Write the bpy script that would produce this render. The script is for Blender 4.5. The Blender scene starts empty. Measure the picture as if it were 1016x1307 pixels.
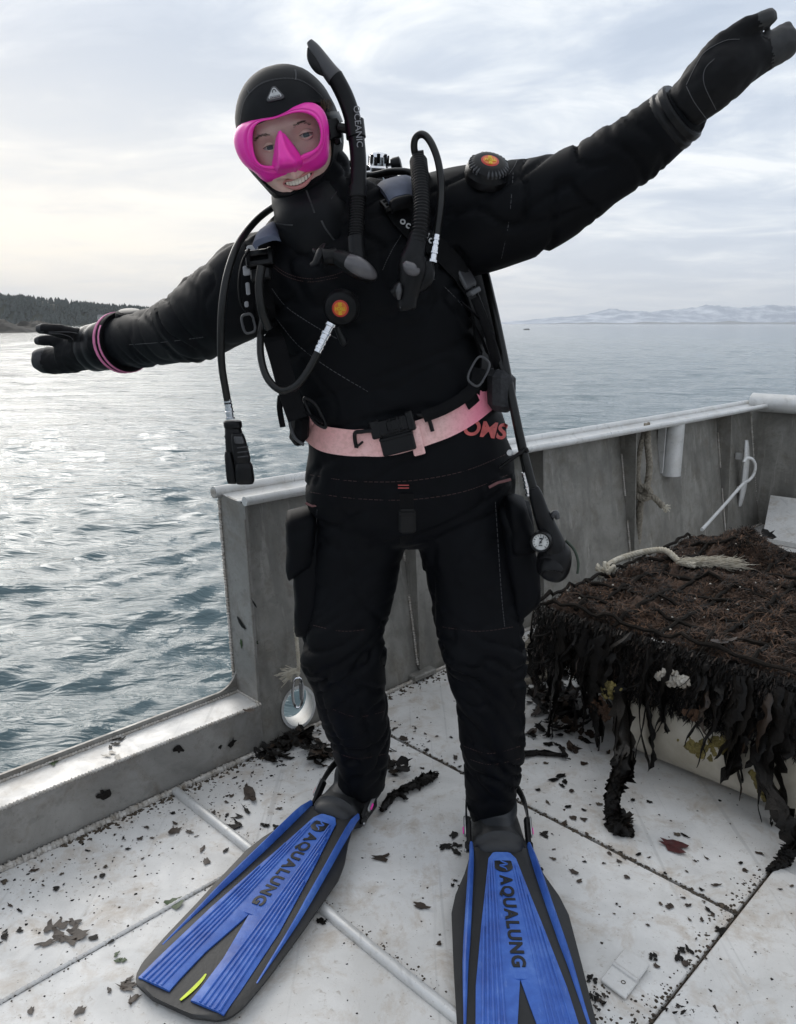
import bpy, bmesh, math, random
import numpy as np
from mathutils import Vector, Matrix, noise
from mathutils.bvhtree import BVHTree

R = math.radians
scene = bpy.context.scene
COL = scene.collection

# ------------------------------------------------------------------ camera
CAM = np.array((0.0, 0.0, 1.23))
FPX, CX, CY = 1000.0, 508.0, 653.5            # photo focal length / centre, in photo pixels
PITCH = R(13.5)
cam_d = bpy.data.cameras.new('camera')
cam = bpy.data.objects.new('camera', cam_d)
COL.objects.link(cam)
cam.location = CAM
cam.rotation_euler = (R(90) - PITCH, 0, 0)
cam_d.sensor_fit = 'HORIZONTAL'
cam_d.sensor_width = 36.0
cam_d.lens = 36.0 * FPX / 1016.0
cam_d.clip_start = 0.05
cam_d.clip_end = 60000
scene.camera = cam

# ------------------------------------------------------------------ world + sun
SUN_EL, SUN_AZ = R(30), R(-32)                # azimuth from +Y, negative = picture left
world = bpy.data.worlds.new('World')
scene.world = world
world.use_nodes = True
nt = world.node_tree
nt.nodes.clear()
def wn(t, **kw):
    n = nt.nodes.new(t)
    for k, v in kw.items(): setattr(n, k, v)
    return n
def wl(a, b): nt.links.new(a, b)
out = wn('ShaderNodeOutputWorld')
bg = wn('ShaderNodeBackground'); bg.inputs['Strength'].default_value = 0.1
wl(bg.outputs[0], out.inputs['Surface'])
sky = wn('ShaderNodeTexSky', sky_type='NISHITA', sun_disc=False)
sky.sun_elevation = SUN_EL; sky.sun_rotation = SUN_AZ
sky.air_density = 1.4; sky.dust_density = 2.0
tc = wn('ShaderNodeTexCoord')
sep = wn('ShaderNodeSeparateXYZ'); wl(tc.outputs['Generated'], sep.inputs[0])
def wm(op, a, b=None, c=None, clamp=False):
    n = wn('ShaderNodeMath', operation=op); n.use_clamp = clamp
    for i, v in enumerate((a, b, c)):
        if v is None: continue
        if isinstance(v, (int, float)): n.inputs[i].default_value = v
        else: wl(v, n.inputs[i])
    return n.outputs[0]
zc = wm('MAXIMUM', sep.outputs['Z'], 0.0)
zd = wm('ADD', zc, 0.13)
comb = wn('ShaderNodeCombineXYZ')
wl(wm('DIVIDE', sep.outputs['X'], zd), comb.inputs[0])
wl(wm('DIVIDE', sep.outputs['Y'], zd), comb.inputs[1])
def cloud_noise(scale, detail, rough, dist, off):
    mp = wn('ShaderNodeMapping'); mp.inputs['Location'].default_value = off
    mp.inputs['Scale'].default_value = (1.0, 1.35, 1.0)
    wl(comb.outputs[0], mp.inputs[0])
    n = wn('ShaderNodeTexNoise'); n.inputs['Scale'].default_value = scale
    n.inputs['Detail'].default_value = detail; n.inputs['Roughness'].default_value = rough
    n.inputs['Distortion'].default_value = dist
    wl(mp.outputs[0], n.inputs['Vector']); return n.outputs['Fac']
n1 = cloud_noise(1.5, 9, 0.60, 0.5, (3.1, 1.7, 0))
n2 = cloud_noise(0.55, 4, 0.5, 0.3, (7.3, 4.2, 0))
dens = wm('ADD', wm('MULTIPLY', n1, 0.6), wm('MULTIPLY', n2, 0.5))
ramp = wn('ShaderNodeValToRGB'); wl(dens, ramp.inputs[0])
cr = ramp.color_ramp
cr.elements[0].position = 0.455; cr.elements[0].color = (0.88, 0.90, 0.92, 1)
cr.elements[1].position = 0.64; cr.elements[1].color = (0.44, 0.51, 0.62, 1)
e = cr.elements.new(0.515); e.color = (0.68, 0.73, 0.79, 1)
e = cr.elements.new(0.575); e.color = (0.52, 0.585, 0.685, 1)
# brighter, thinner cloud towards the horizon; warm glow round the veiled sun's side
hz = wm('POWER', wm('SUBTRACT', 1.0, wm('MINIMUM', wm('MULTIPLY', zc, 2.6), 1.0)), 1.6)
hmix = wn('ShaderNodeMix', data_type='RGBA'); hmix.inputs[7].default_value = (0.72, 0.77, 0.845, 1)
wl(wm('MULTIPLY', hz, 0.55), hmix.inputs[0]); wl(ramp.outputs[0], hmix.inputs[6])
hl = wm('SQRT', wm('ADD', wm('MULTIPLY', sep.outputs['X'], sep.outputs['X']), wm('MULTIPLY', sep.outputs['Y'], sep.outputs['Y'])))
ca = wm('DIVIDE', wm('ADD', wm('MULTIPLY', sep.outputs['X'], math.sin(R(-26))), wm('MULTIPLY', sep.outputs['Y'], math.cos(R(-26)))), wm('MAXIMUM', hl, .001))
gz = wm('SUBTRACT', zc, 0.07); gel = wm('POWER', 2.718, wm('MULTIPLY', wm('MULTIPLY', gz, gz), -38.0))
glow = wm('MULTIPLY', wm('POWER', wm('MAXIMUM', ca, 0.0), 9.0), gel)
gcol = wn('ShaderNodeMix', data_type='RGBA'); gcol.inputs[7].default_value = (0.97, 0.91, 0.81, 1)
gfac = wm('MULTIPLY', glow, wm('SUBTRACT', 1.75, wm('MULTIPLY', dens, 1.6)), clamp=True)
wl(gfac, gcol.inputs[0]); wl(hmix.outputs[2], gcol.inputs[6])
x10 = wn('ShaderNodeMix', data_type='RGBA', blend_type='MULTIPLY'); x10.inputs[0].default_value = 1
x10.inputs[7].default_value = (10, 10, 10, 1)
wl(gcol.outputs[2], x10.inputs[6])
smix = wn('ShaderNodeMix', data_type='RGBA'); smix.inputs[0].default_value = 0.96
wl(sky.outputs[0], smix.inputs[6]); wl(x10.outputs[2], smix.inputs[7])
wl(smix.outputs[2], bg.inputs['Color'])

sun_d = bpy.data.lights.new('sun', 'SUN'); sun_d.energy = 1.5; sun_d.angle = R(40); sun_d.color = (1.0, 0.95, 0.88)
sun = bpy.data.objects.new('sun', sun_d); COL.objects.link(sun)
sd = Vector((math.sin(SUN_AZ) * math.cos(SUN_EL), math.cos(SUN_AZ) * math.cos(SUN_EL), math.sin(SUN_EL)))
sun.rotation_euler = sd.to_track_quat('Z', 'Y').to_euler()
sun.location = sd * 50

vs = scene.view_settings
vs.view_transform = 'Standard'; vs.look = 'None'; vs.exposure = 0.35; vs.gamma = 1.0; vs.use_curve_mapping = False
scene.cycles.use_denoising = True
scene.cycles.max_bounces = 6
scene.cycles.volume_bounces = 0
scene.cycles.caustics_reflective = False
scene.cycles.caustics_refractive = False

# ------------------------------------------------------------------ helpers
def ray(px, py):
    dx, dy = (px - CX) / FPX, (CY - py) / FPX
    c, s = math.cos(PITCH), math.sin(PITCH)
    return np.array((dx, c + dy * s, -s + dy * c))
def P(px, py, Y):                     # where the photo's pixel lies at world depth Y
    r = ray(px, py); return CAM + r * (Y / r[1])
def G(px, py, z=0.0):                 # where the photo's pixel meets the height z
    r = ray(px, py); return CAM + r * ((z - CAM[2]) / r[2])
def M_(px, py, Y):                    # metres per photo pixel there
    return Y / ray(px, py)[1] / FPX
S2 = math.sqrt(0.5)
def UV(u, v, z=0.0):                  # boat frame: u along the side, v inboard
    return np.array(((u + v) * S2, (u - v) * S2, z))
def unit(v):
    v = np.asarray(v, float); return v / max(np.linalg.norm(v), 1e-12)

class MB:                             # collects geometry for ONE mesh
    def __init__(s): s.v = []; s.f = []; s.m = []
    def add(s, v, f, m=0):
        o = len(s.v); s.v.extend([tuple(map(float, p)) for p in v])
        s.f.extend([tuple(i + o for i in q) for q in f]); s.m.extend([m] * len(f)); return s
    def loft(s, rings, cap=True, closed=True, m=0, loop=False):
        n = len(rings[0]); k = len(rings); V = [p for r in rings for p in r]; Fc = []
        for i in range(k if loop else k - 1):
            a, b = i * n, ((i + 1) % k) * n
            for j in range(n if closed else n - 1):
                j2 = (j + 1) % n
                Fc.append((a + j, a + j2, b + j2, b + j))
        if cap and not loop:
            Fc.append(tuple(range(n))[::-1]); Fc.append(tuple(range((k - 1) * n, k * n)))
        return s.add(V, Fc, m)
    def tube(s, pts, r, sides=10, cap=True, flat=1.0, ref=None, m=0, loop=False):
        pts = [np.asarray(p, float) for p in pts]; n = len(pts)
        rr = r if hasattr(r, '__len__') else [r] * n
        T = []
        for i in range(n):
            a = pts[(i - 1) % n] if (loop or i > 0) else pts[i]
            b = pts[(i + 1) % n] if (loop or i < n - 1) else pts[i]
            T.append(unit(b - a))
        up = np.asarray(ref, float) if ref is not None else np.array((0, 0, 1.0))
        if ref is None and abs(T[0] @ up) > 0.9: up = np.array((0, 1.0, 0))
        N = unit(up - T[0] * (up @ T[0])); rings = []
        for i in range(n):
            N = unit((up if ref is not None else N) - T[i] * ((up if ref is not None else N) @ T[i]))
            B = np.cross(T[i], N)
            rings.append([pts[i] + (N * math.cos(a) * flat + B * math.sin(a)) * rr[i]
                          for a in np.linspace(0, 2 * math.pi, sides, endpoint=False)])
        return s.loft(rings, cap, True, m, loop)
    def box(s, c, X, Y, Z, m=0, bev=0.0):   # centre and three half vectors
        c, X, Y, Z = (np.asarray(q, float) for q in (c, X, Y, Z))
        if bev <= 0:
            V = [c + a * X + b * Y + d * Z for d in (-1, 1) for b in (-1, 1) for a in (-1, 1)]
            return s.add(V, [(0, 2, 3, 1), (4, 5, 7, 6), (0, 1, 5, 4), (2, 6, 7, 3), (0, 4, 6, 2), (1, 3, 7, 5)], m)
        lx, ly, lz = (np.linalg.norm(q) for q in (X, Y, Z)); rings = []
        bx, by, bz = (min(bev / max(l, 1e-9), 0.6) for l in (lx, ly, lz))
        def rect(kx, ky, z, cut):
            pts = []
            for sx, sy in ((1, 1), (-1, 1), (-1, -1), (1, -1)):
                a = (kx * sx, (ky - by * cut) * sy); b = ((kx - bx * cut) * sx, ky * sy)
                pts += ([a, b] if sx * sy > 0 else [b, a])
            return [c + X * p[0] + Y * p[1] + Z * z for p in pts]
        rings = [rect(1 - bx, 1 - by, -1, .7), rect(1, 1, -1 + bz, 1), rect(1, 1, 1 - bz, 1), rect(1 - bx, 1 - by, 1, .7)]
        return s.loft(rings, True, True, m)
    def disc_stack(s, c, axis, prof, sides=24, m=0, xref=None, squash=1.0):   # lathe: prof = [(r, h), ...] along axis
        axis = unit(axis); up = np.asarray(xref, float) if xref is not None else (np.array((0, 0, 1.0)) if abs(axis[2]) < .9 else np.array((1.0, 0, 0)))
        X = unit(up - axis * (up @ axis)); Yv = np.cross(axis, X); c = np.asarray(c, float)
        rings = [[c + axis * h + (X * math.cos(a) + Yv * math.sin(a) * squash) * max(r, 1e-5)
                  for a in np.linspace(0, 2 * math.pi, sides, endpoint=False)] for r, h in prof]
        return s.loft(rings, True, True, m)
    def ribbon(s, pts, nrm, w, th, m=0):    # strap: width w across, thickness th along the normal
        pts = [np.asarray(p, float) for p in pts]; n = len(pts); rings = []
        ww = w if hasattr(w, '__len__') else [w] * n
        for i in range(n):
            T = unit(pts[min(i + 1, n - 1)] - pts[max(i - 1, 0)]); N = unit(nrm[i]); B = unit(np.cross(N, T)); N = unit(np.cross(T, B))
            h, t = B * ww[i] / 2, N * th / 2
            rings.append([pts[i] + h * .97 + t, pts[i] - h * .97 + t, pts[i] - h, pts[i] - h * .97 - t, pts[i] + h * .97 - t, pts[i] + h])
        return s.loft(rings)

def link(name, mb, mat, parent=None, smooth=True, auto=40):
    me = bpy.data.meshes.new(name)
    V = np.array(mb.v, float).reshape(-1, 3)
    root = parent
    while root is not None and root.parent is not None: root = root.parent
    if root is not None: V = V - np.array(root.location)
    me.from_pydata([tuple(p) for p in V], [], mb.f)
    for mm in (mat if isinstance(mat, (list, tuple)) else [mat]): me.materials.append(mm)
    if isinstance(mat, (list, tuple)): me.polygons.foreach_set('material_index', mb.m)
    bm = bmesh.new(); bm.from_mesh(me); bmesh.ops.recalc_face_normals(bm, faces=bm.faces)
    for f in bm.faces: f.smooth = smooth
    if smooth and auto:
        for ed in bm.edges:
            if len(ed.link_faces) == 2 and ed.calc_face_angle(0) > R(auto): ed.smooth = False
    bm.to_mesh(me); bm.free(); me.update()
    o = bpy.data.objects.new(name, me); COL.objects.link(o)
    if parent is not None: o.parent = parent
    return o
def tag(o, label=None, cat=None, group=None, kind=None):
    for k, v in (('label', label), ('category', cat), ('group', group), ('kind', kind)):
        if v: o[k] = v
    return o
def thing(name, loc, label=None, cat=None, group=None, kind=None):
    o = bpy.data.objects.new(name, None); o.empty_display_size = 0.1
    o.location = tuple(map(float, loc)); COL.objects.link(o)
    return tag(o, label, cat, group, kind)
def spline(pts, n=8, loop=False):
    pts = [np.asarray(p, float) for p in pts]; k = len(pts); out_ = []
    for i in range(k if loop else k - 1):
        g = (lambda j: pts[j % k]) if loop else (lambda j: pts[min(max(j, 0), k - 1)])
        p0, p1, p2, p3 = g(i - 1), g(i), g(i + 1), g(i + 2)
        for t in np.linspace(0, 1, n, endpoint=False):
            out_.append(.5 * ((2 * p1) + (-p0 + p2) * t + (2 * p0 - 5 * p1 + 4 * p2 - p3) * t * t + (-p0 + 3 * p1 - 3 * p2 + p3) * t ** 3))
    if not loop: out_.append(pts[-1])
    return out_
def gr(a, b, t): return a + (b - a) * t
def sstep(a, b, x):
    t = np.clip((x - a) / (b - a), 0, 1); return t * t * (3 - 2 * t)

# ------------------------------------------------------------------ materials
def new_mat(name):
    m = bpy.data.materials.new(name); m.use_nodes = True
    n = m.node_tree; n.nodes.clear()
    o = n.nodes.new('ShaderNodeOutputMaterial'); b = n.nodes.new('ShaderNodeBsdfPrincipled')
    n.links.new(b.outputs[0], o.inputs['Surface']); return m, n, b, o
def nz(n, scale, detail=4, rough=.55, vec=None, stretch=None, dist=0.0):
    t = n.nodes.new('ShaderNodeTexNoise'); t.inputs['Scale'].default_value = scale
    t.inputs['Detail'].default_value = detail; t.inputs['Roughness'].default_value = rough; t.inputs['Distortion'].default_value = dist
    c = n.nodes.new('ShaderNodeTexCoord'); src = c.outputs['Object']
    if stretch is not None:
        mp = n.nodes.new('ShaderNodeMapping'); mp.inputs['Scale'].default_value = stretch[:3]
        if len(stretch) > 3: mp.inputs['Rotation'].default_value = (0, 0, stretch[3])
        n.links.new(src, mp.inputs[0]); src = mp.outputs[0]
    n.links.new(src, t.inputs['Vector']); return t.outputs['Fac']
def rmp(n, fac, stops):
    r = n.nodes.new('ShaderNodeValToRGB'); n.links.new(fac, r.inputs[0]); c = r.color_ramp
    for i, (p, col) in enumerate(stops):
        e = c.elements[i] if i < 2 else c.elements.new(p)
        e.position = p; e.color = (*col, 1) if hasattr(col, '__len__') else (col, col, col, 1)
    return r.outputs[0]
def mixc(n, fac, a, b, mode='MIX'):
    m = n.nodes.new('ShaderNodeMix'); m.data_type = 'RGBA'; m.blend_type = mode
    for i, v in ((0, fac), (6, a), (7, b)):
        if isinstance(v, (int, float)): m.inputs[i].default_value = v
        elif isinstance(v, tuple): m.inputs[i].default_value = (*v, 1)
        else: n.links.new(v, m.inputs[i])
    return m.outputs[2]
def bump(n, b, h, strength=.3, dist=.01, prev=None):
    k = n.nodes.new('ShaderNodeBump'); k.inputs['Strength'].default_value = strength; k.inputs['Distance'].default_value = dist
    n.links.new(h, k.inputs['Height'])
    if prev is not None: n.links.new(prev, k.inputs['Normal'])
    n.links.new(k.outputs[0], b.inputs['Normal']); return k.outputs[0]
def plain(name, col, rough=.5, metal=0.0, col2=None, scale=20, bscale=None, bstr=.2, bdist=.002, spec=None, stretch=None, sheen=0):
    m, n, b, o = new_mat(name)
    b.inputs['Roughness'].default_value = rough; b.inputs['Metallic'].default_value = metal
    if spec is not None: b.inputs['Specular IOR Level'].default_value = spec
    if sheen: b.inputs['Sheen Weight'].default_value = sheen; b.inputs['Sheen Roughness'].default_value = .5
    c2 = col2 if col2 else tuple(c * .7 for c in col)
    n.links.new(rmp(n, nz(n, scale, 5, .6, stretch=stretch), [(.3, c2), (.7, col)]), b.inputs['Base Color'])
    if bscale: bump(n, b, nz(n, bscale, 4, .6, stretch=stretch), bstr, bdist)
    return m

MAT = {}
MAT['suit'] = plain('drysuit fabric', (.0030, .0036, .0052), .58, col2=(.0016, .0019, .0028), scale=9, bscale=420, bstr=.25, bdist=.0006, spec=.11)
MAT['neo'] = plain('neoprene', (.008, .0088, .0105), .55, col2=(.0045, .005, .006), scale=14, bscale=700, bstr=.35, bdist=.0006, spec=.16)
MAT['glove'] = plain('glove neoprene', (.009, .009, .010), .6, col2=(.0045, .0045, .005), scale=22, bscale=500, bstr=.5, bdist=.0008, spec=.15)
MAT['grip'] = plain('glove grip', (.020, .020, .021), .55, col2=(.011, .011, .012), scale=30, bscale=300, bstr=.4, bdist=.001)
MAT['rubber'] = plain('black rubber', (.008, .008, .009), .36, col2=(.004, .004, .0045), spec=.2, scale=30, bscale=160, bstr=.15, bdist=.001)
MAT['hose'] = plain('hose rubber', (.010, .0098, .009), .28, col2=(.005, .005, .005), spec=.3, scale=30, bscale=300, bstr=.12, bdist=.0006)
MAT['plastic'] = plain('black plastic', (.006, .006, .0065), .3, col2=(.0035, .0035, .004), spec=.22, scale=40, bscale=500, bstr=.1, bdist=.0004)
MAT['greyplastic'] = plain('dark grey plastic', (.045, .045, .049), .35, col2=(.05, .05, .053), scale=40)
MAT['lensgrey'] = plain('smoked grey plastic', (.12, .115, .12), .22, col2=(.085, .08, .085), scale=25)
MAT['web'] = plain('black webbing', (.006, .006, .007), .6, col2=(.0035, .0035, .004), spec=.1, scale=60, bscale=900, bstr=.5, bdist=.0007)
MAT['bluefab'] = plain('blue grey fabric', (.085, .10, .15), .7, col2=(.055, .066, .10), scale=50, bscale=800, bstr=.4, bdist=.0006)
MAT['chrome'] = plain('chrome', (.82, .82, .84), .16, 1.0, col2=(.6, .6, .62), scale=60)
MAT['steel'] = plain('steel', (.42, .42, .43), .35, 1.0, col2=(.25, .25, .25), scale=60)
MAT['pink'] = plain('pink silicone', (.93, .040, .47), .36, col2=(.88, .030, .42), scale=25, bscale=200, bstr=.08, bdist=.0006)
_b = MAT['pink'].node_tree.nodes['Principled BSDF']; _b.inputs['Subsurface Weight'].default_value = .35; _b.inputs['Subsurface Radius'].default_value = (.02, .006, .012)
MAT['stitch'] = plain('grey thread', (.10, .10, .105), .7, scale=200)
MAT['redstitch'] = plain('dull red thread', (.055, .025, .023), .7, scale=200)
MAT['pinkband'] = plain('pink band', (.75, .22, .42), .6, scale=60)
MAT['print_w'] = plain('white print', (.62, .62, .62), .5, scale=80)
MAT['print_grey'] = plain('grey print', (.30, .30, .31), .5, scale=80)
MAT['print_red'] = plain('red print', (.62, .12, .11), .6, col2=(.38, .07, .065), scale=60)
MAT['red'] = plain('red badge', (.62, .03, .02), .35, scale=40)
MAT['orange'] = plain('orange badge', (.85, .22, .03), .35, scale=40)
MAT['yellow'] = plain('yellow print', (.92, .62, .03), .4, scale=40)
MAT['lime'] = plain('lime print', (.75, .90, .02), .4, scale=40)
MAT['dial'] = plain('white dial', (.72, .72, .70), .35, scale=40)
MAT['finblack'] = plain('fin rubber', (.017, .018, .020), .5, col2=(.007, .0075, .008), scale=14, bscale=90, bstr=.25, bdist=.002)
MAT['finblack2'] = plain('fin print black', (.012, .013, .016), .45, scale=40)
MAT['boot'] = plain('boot rubber', (.020, .023, .027), .5, col2=(.012, .014, .017), scale=18, bscale=200, bstr=.25, bdist=.001)

# belt: pink webbing paler and dustier towards the buckle end
m, n, b, o = new_mat('pink belt webbing')
c = rmp(n, nz(n, 5, 3, .5), [(.38, (.80, .42, .41)), (.62, (.88, .56, .54))])
c = mixc(n, rmp(n, nz(n, 120, 5, .7), [(.45, 0), (.62, .35)]), c, (.52, .26, .22))
tcx = n.nodes.new('ShaderNodeTexCoord'); sx = n.nodes.new('ShaderNodeSeparateXYZ'); n.links.new(tcx.outputs['Object'], sx.inputs[0])
c = mixc(n, rmp(n, sx.outputs['X'], [(.085, 0), (.16, .7)]), c, (.92, .17, .32))
n.links.new(c, b.inputs['Base Color']); b.inputs['Roughness'].default_value = .8
bump(n, b, nz(n, 900, 2, .6), .5, .0006); MAT['belt'] = m

# fin blue: worn rubber, scuffed lighter
m, n, b, o = new_mat('fin blue')
c = rmp(n, nz(n, 16, 6, .65), [(.30, (.024, .078, .34)), (.55, (.045, .135, .49)), (.78, (.11, .23, .60))])
c = mixc(n, rmp(n, nz(n, 90, 6, .75, stretch=(1, .25, 1)), [(.58, 0), (.72, .45)]), c, (.20, .32, .66))
n.links.new(c, b.inputs['Base Color'])
n.links.new(rmp(n, nz(n, 30, 5, .6), [(.3, .38), (.7, .62)]), b.inputs['Roughness'])
bump(n, b, nz(n, 130, 4, .6), .12, .0012); MAT['finblue'] = m

# skin
m, n, b, o = new_mat('skin')
c = rmp(n, nz(n, 28, 5, .6), [(.3, (.70, .44, .38)), (.7, (.80, .56, .49))])
n.links.new(c, b.inputs['Base Color']); b.inputs['Roughness'].default_value = .48
b.inputs['Subsurface Weight'].default_value = .15; b.inputs['Subsurface Radius'].default_value = (.012, .004, .002)
bump(n, b, nz(n, 700, 3, .6), .25, .0005); MAT['skin'] = m
MAT['lip'] = plain('lips', (.56, .24, .23), .38, col2=(.48, .19, .18), scale=90)
MAT['tooth'] = plain('tooth', (.78, .73, .64), .25, col2=(.70, .64, .54), scale=90)
MAT['mouth'] = plain('mouth', (.09, .018, .016), .5, scale=60)
MAT['eyewhite'] = plain('eye white', (.70, .66, .64), .25, scale=60)
MAT['iris'] = plain('iris', (.05, .075, .085), .2, col2=(.03, .04, .05), scale=300)
MAT['hair'] = plain('hair', (.11, .065, .035), .5, col2=(.05, .03, .018), scale=200)

m, n, b, o = new_mat('clear glass')          # thin pane: clear with a Fresnel reflection
tr = n.nodes.new('ShaderNodeBsdfTransparent'); tr.inputs[0].default_value = (.985, .99, .99, 1)
gl = n.nodes.new('ShaderNodeBsdfGlossy'); gl.inputs['Roughness'].default_value = .03
fr = n.nodes.new('ShaderNodeFresnel'); fr.inputs['IOR'].default_value = 1.28
mx = n.nodes.new('ShaderNodeMixShader'); n.links.new(fr.outputs[0], mx.inputs[0]); n.links.new(tr.outputs[0], mx.inputs[1]); n.links.new(gl.outputs[0], mx.inputs[2])
n.nodes.remove(b); n.links.new(mx.outputs[0], o.inputs['Surface']); MAT['glass'] = m

# painted / bare aluminium
def metal_mat(name, base, dark, stain, stain_amt, rough=.5, metal=.0, streak=True, speck=.5):
    m, n, b, o = new_mat(name)
    c = rmp(n, nz(n, 4.5, 10, .68, dist=.4), [(.36, dark), (.60, base)])
    c = mixc(n, rmp(n, nz(n, 1.6, 6, .6, dist=.8), [(.46, 0), (.66, .55)]), c, tuple(x * .72 + y * .15 for x, y in zip(base, stain)))
    c = mixc(n, rmp(n, nz(n, 9, 10, .76, dist=.4), [(.50, 0), (.72, stain_amt)]), c, stain)
    if streak:
        c = mixc(n, rmp(n, nz(n, 16, 6, .6, stretch=(1, 1, .10)), [(.48, 0), (.66, .6)]), c, tuple(x * .5 for x in base))
        c = mixc(n, rmp(n, nz(n, 30, 6, .6, stretch=(1, 1, .08)), [(.60, 0), (.68, .4)]), c, tuple(min(x * 1.5, .8) for x in base))
    c = mixc(n, rmp(n, nz(n, 38, 6, .7, dist=.5), [(.60, 0), (.68, speck * .6)]), c, tuple(x * .6 for x in stain))
    c = mixc(n, rmp(n, nz(n, 170, 3, .6), [(.66, 0), (.72, speck)]), c, tuple(x * .35 for x in stain))
    for rot, sc in ((.7, 30), (2.1, 34), (1.3, 22), (.2, 26)):                     # hair-line scratches
        c = mixc(n, rmp(n, nz(n, sc, 3, .5, stretch=(1, .025, 1, rot)), [(.665, 0), (.70, .32)]), c, tuple(x * .5 for x in base))
    n.links.new(c, b.inputs['Base Color']); b.inputs['Metallic'].default_value = metal
    n.links.new(rmp(n, nz(n, 12, 8, .7, dist=.6), [(.32, rough - .16), (.68, rough + .18)]), b.inputs['Roughness'])
    k = bump(n, b, nz(n, 5, 3, .5), .22, .012); bump(n, b, nz(n, 200, 5, .7), .3, .0015, k)
    return m
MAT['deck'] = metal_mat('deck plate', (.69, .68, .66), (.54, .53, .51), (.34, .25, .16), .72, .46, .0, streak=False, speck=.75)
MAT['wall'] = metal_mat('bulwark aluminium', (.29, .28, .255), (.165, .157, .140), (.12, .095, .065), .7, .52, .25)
MAT['rail'] = metal_mat('rail aluminium', (.66, .66, .65), (.54, .54, .53), (.36, .32, .26), .4, .42, .3, streak=False)
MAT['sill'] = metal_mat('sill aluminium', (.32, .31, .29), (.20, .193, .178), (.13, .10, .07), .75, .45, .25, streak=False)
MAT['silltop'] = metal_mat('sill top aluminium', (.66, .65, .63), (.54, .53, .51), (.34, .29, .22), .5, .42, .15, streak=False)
MAT['weld'] = plain('weld metal', (.58, .56, .53), .5, .3, col2=(.30, .26, .21), scale=40, bscale=150, bstr=.5, bdist=.002)
MAT['dirt'] = plain('seam dirt', (.10, .076, .052), .9, col2=(.025, .019, .014), scale=55, bscale=90, bstr=.9, bdist=.006)
MAT['kelp'] = plain('dark kelp', (.0085, .0065, .005), .5, col2=(.003, .0025, .002), scale=40, bscale=120, bstr=.6, bdist=.003, spec=.2)
MAT['kelpbrown'] = plain('brown kelp', (.042, .024, .013), .5, col2=(.014, .009, .006), scale=40, bscale=120, bstr=.4, bdist=.002)
MAT['kelpred'] = plain('red seaweed', (.10, .022, .022), .45, col2=(.04, .010, .010), scale=40, bscale=120, bstr=.4, bdist=.002)
MAT['kelpgreen'] = plain('green seaweed', (.045, .085, .022), .5, col2=(.018, .035, .010), scale=40, bscale=120, bstr=.4, bdist=.002)
MAT['shag'] = plain('brown sea growth', (.075, .040, .023), .9, col2=(.020, .012, .008), scale=7, bscale=60, bstr=.8, bdist=.01)
MAT['shag2'] = plain('rusty sea growth', (.13, .066, .034), .9, col2=(.045, .024, .014), scale=9)
MAT['yellowweed'] = plain('yellow sponge growth', (.30, .24, .075), .8, col2=(.10, .08, .03), scale=30, bscale=90, bstr=.7, bdist=.006)
MAT['gridbar'] = plain('fouled black wire', (.018, .014, .011), .85, col2=(.007, .006, .005), scale=40, bscale=120, bstr=.7, bdist=.003, spec=.12)
MAT['float'] = plain('white fibreglass', (.60, .56, .48), .4, col2=(.36, .32, .25), scale=7, bscale=40, bstr=.15, bdist=.004)
MAT['rope'] = plain('weathered white rope', (.60, .56, .47), .85, col2=(.36, .31, .23), scale=50, bscale=300, bstr=.5, bdist=.001)
MAT['ropedark'] = plain('weathered grey rope', (.30, .27, .22), .85, col2=(.14, .12, .09), scale=50, bscale=300, bstr=.5, bdist=.001)
MAT['ropegreen'] = plain('green cord', (.05, .07, .05), .8, col2=(.02, .03, .02), scale=50)
MAT['shell'] = plain('shell bits', (.55, .52, .46), .5, col2=(.35, .30, .24), scale=50)

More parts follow.
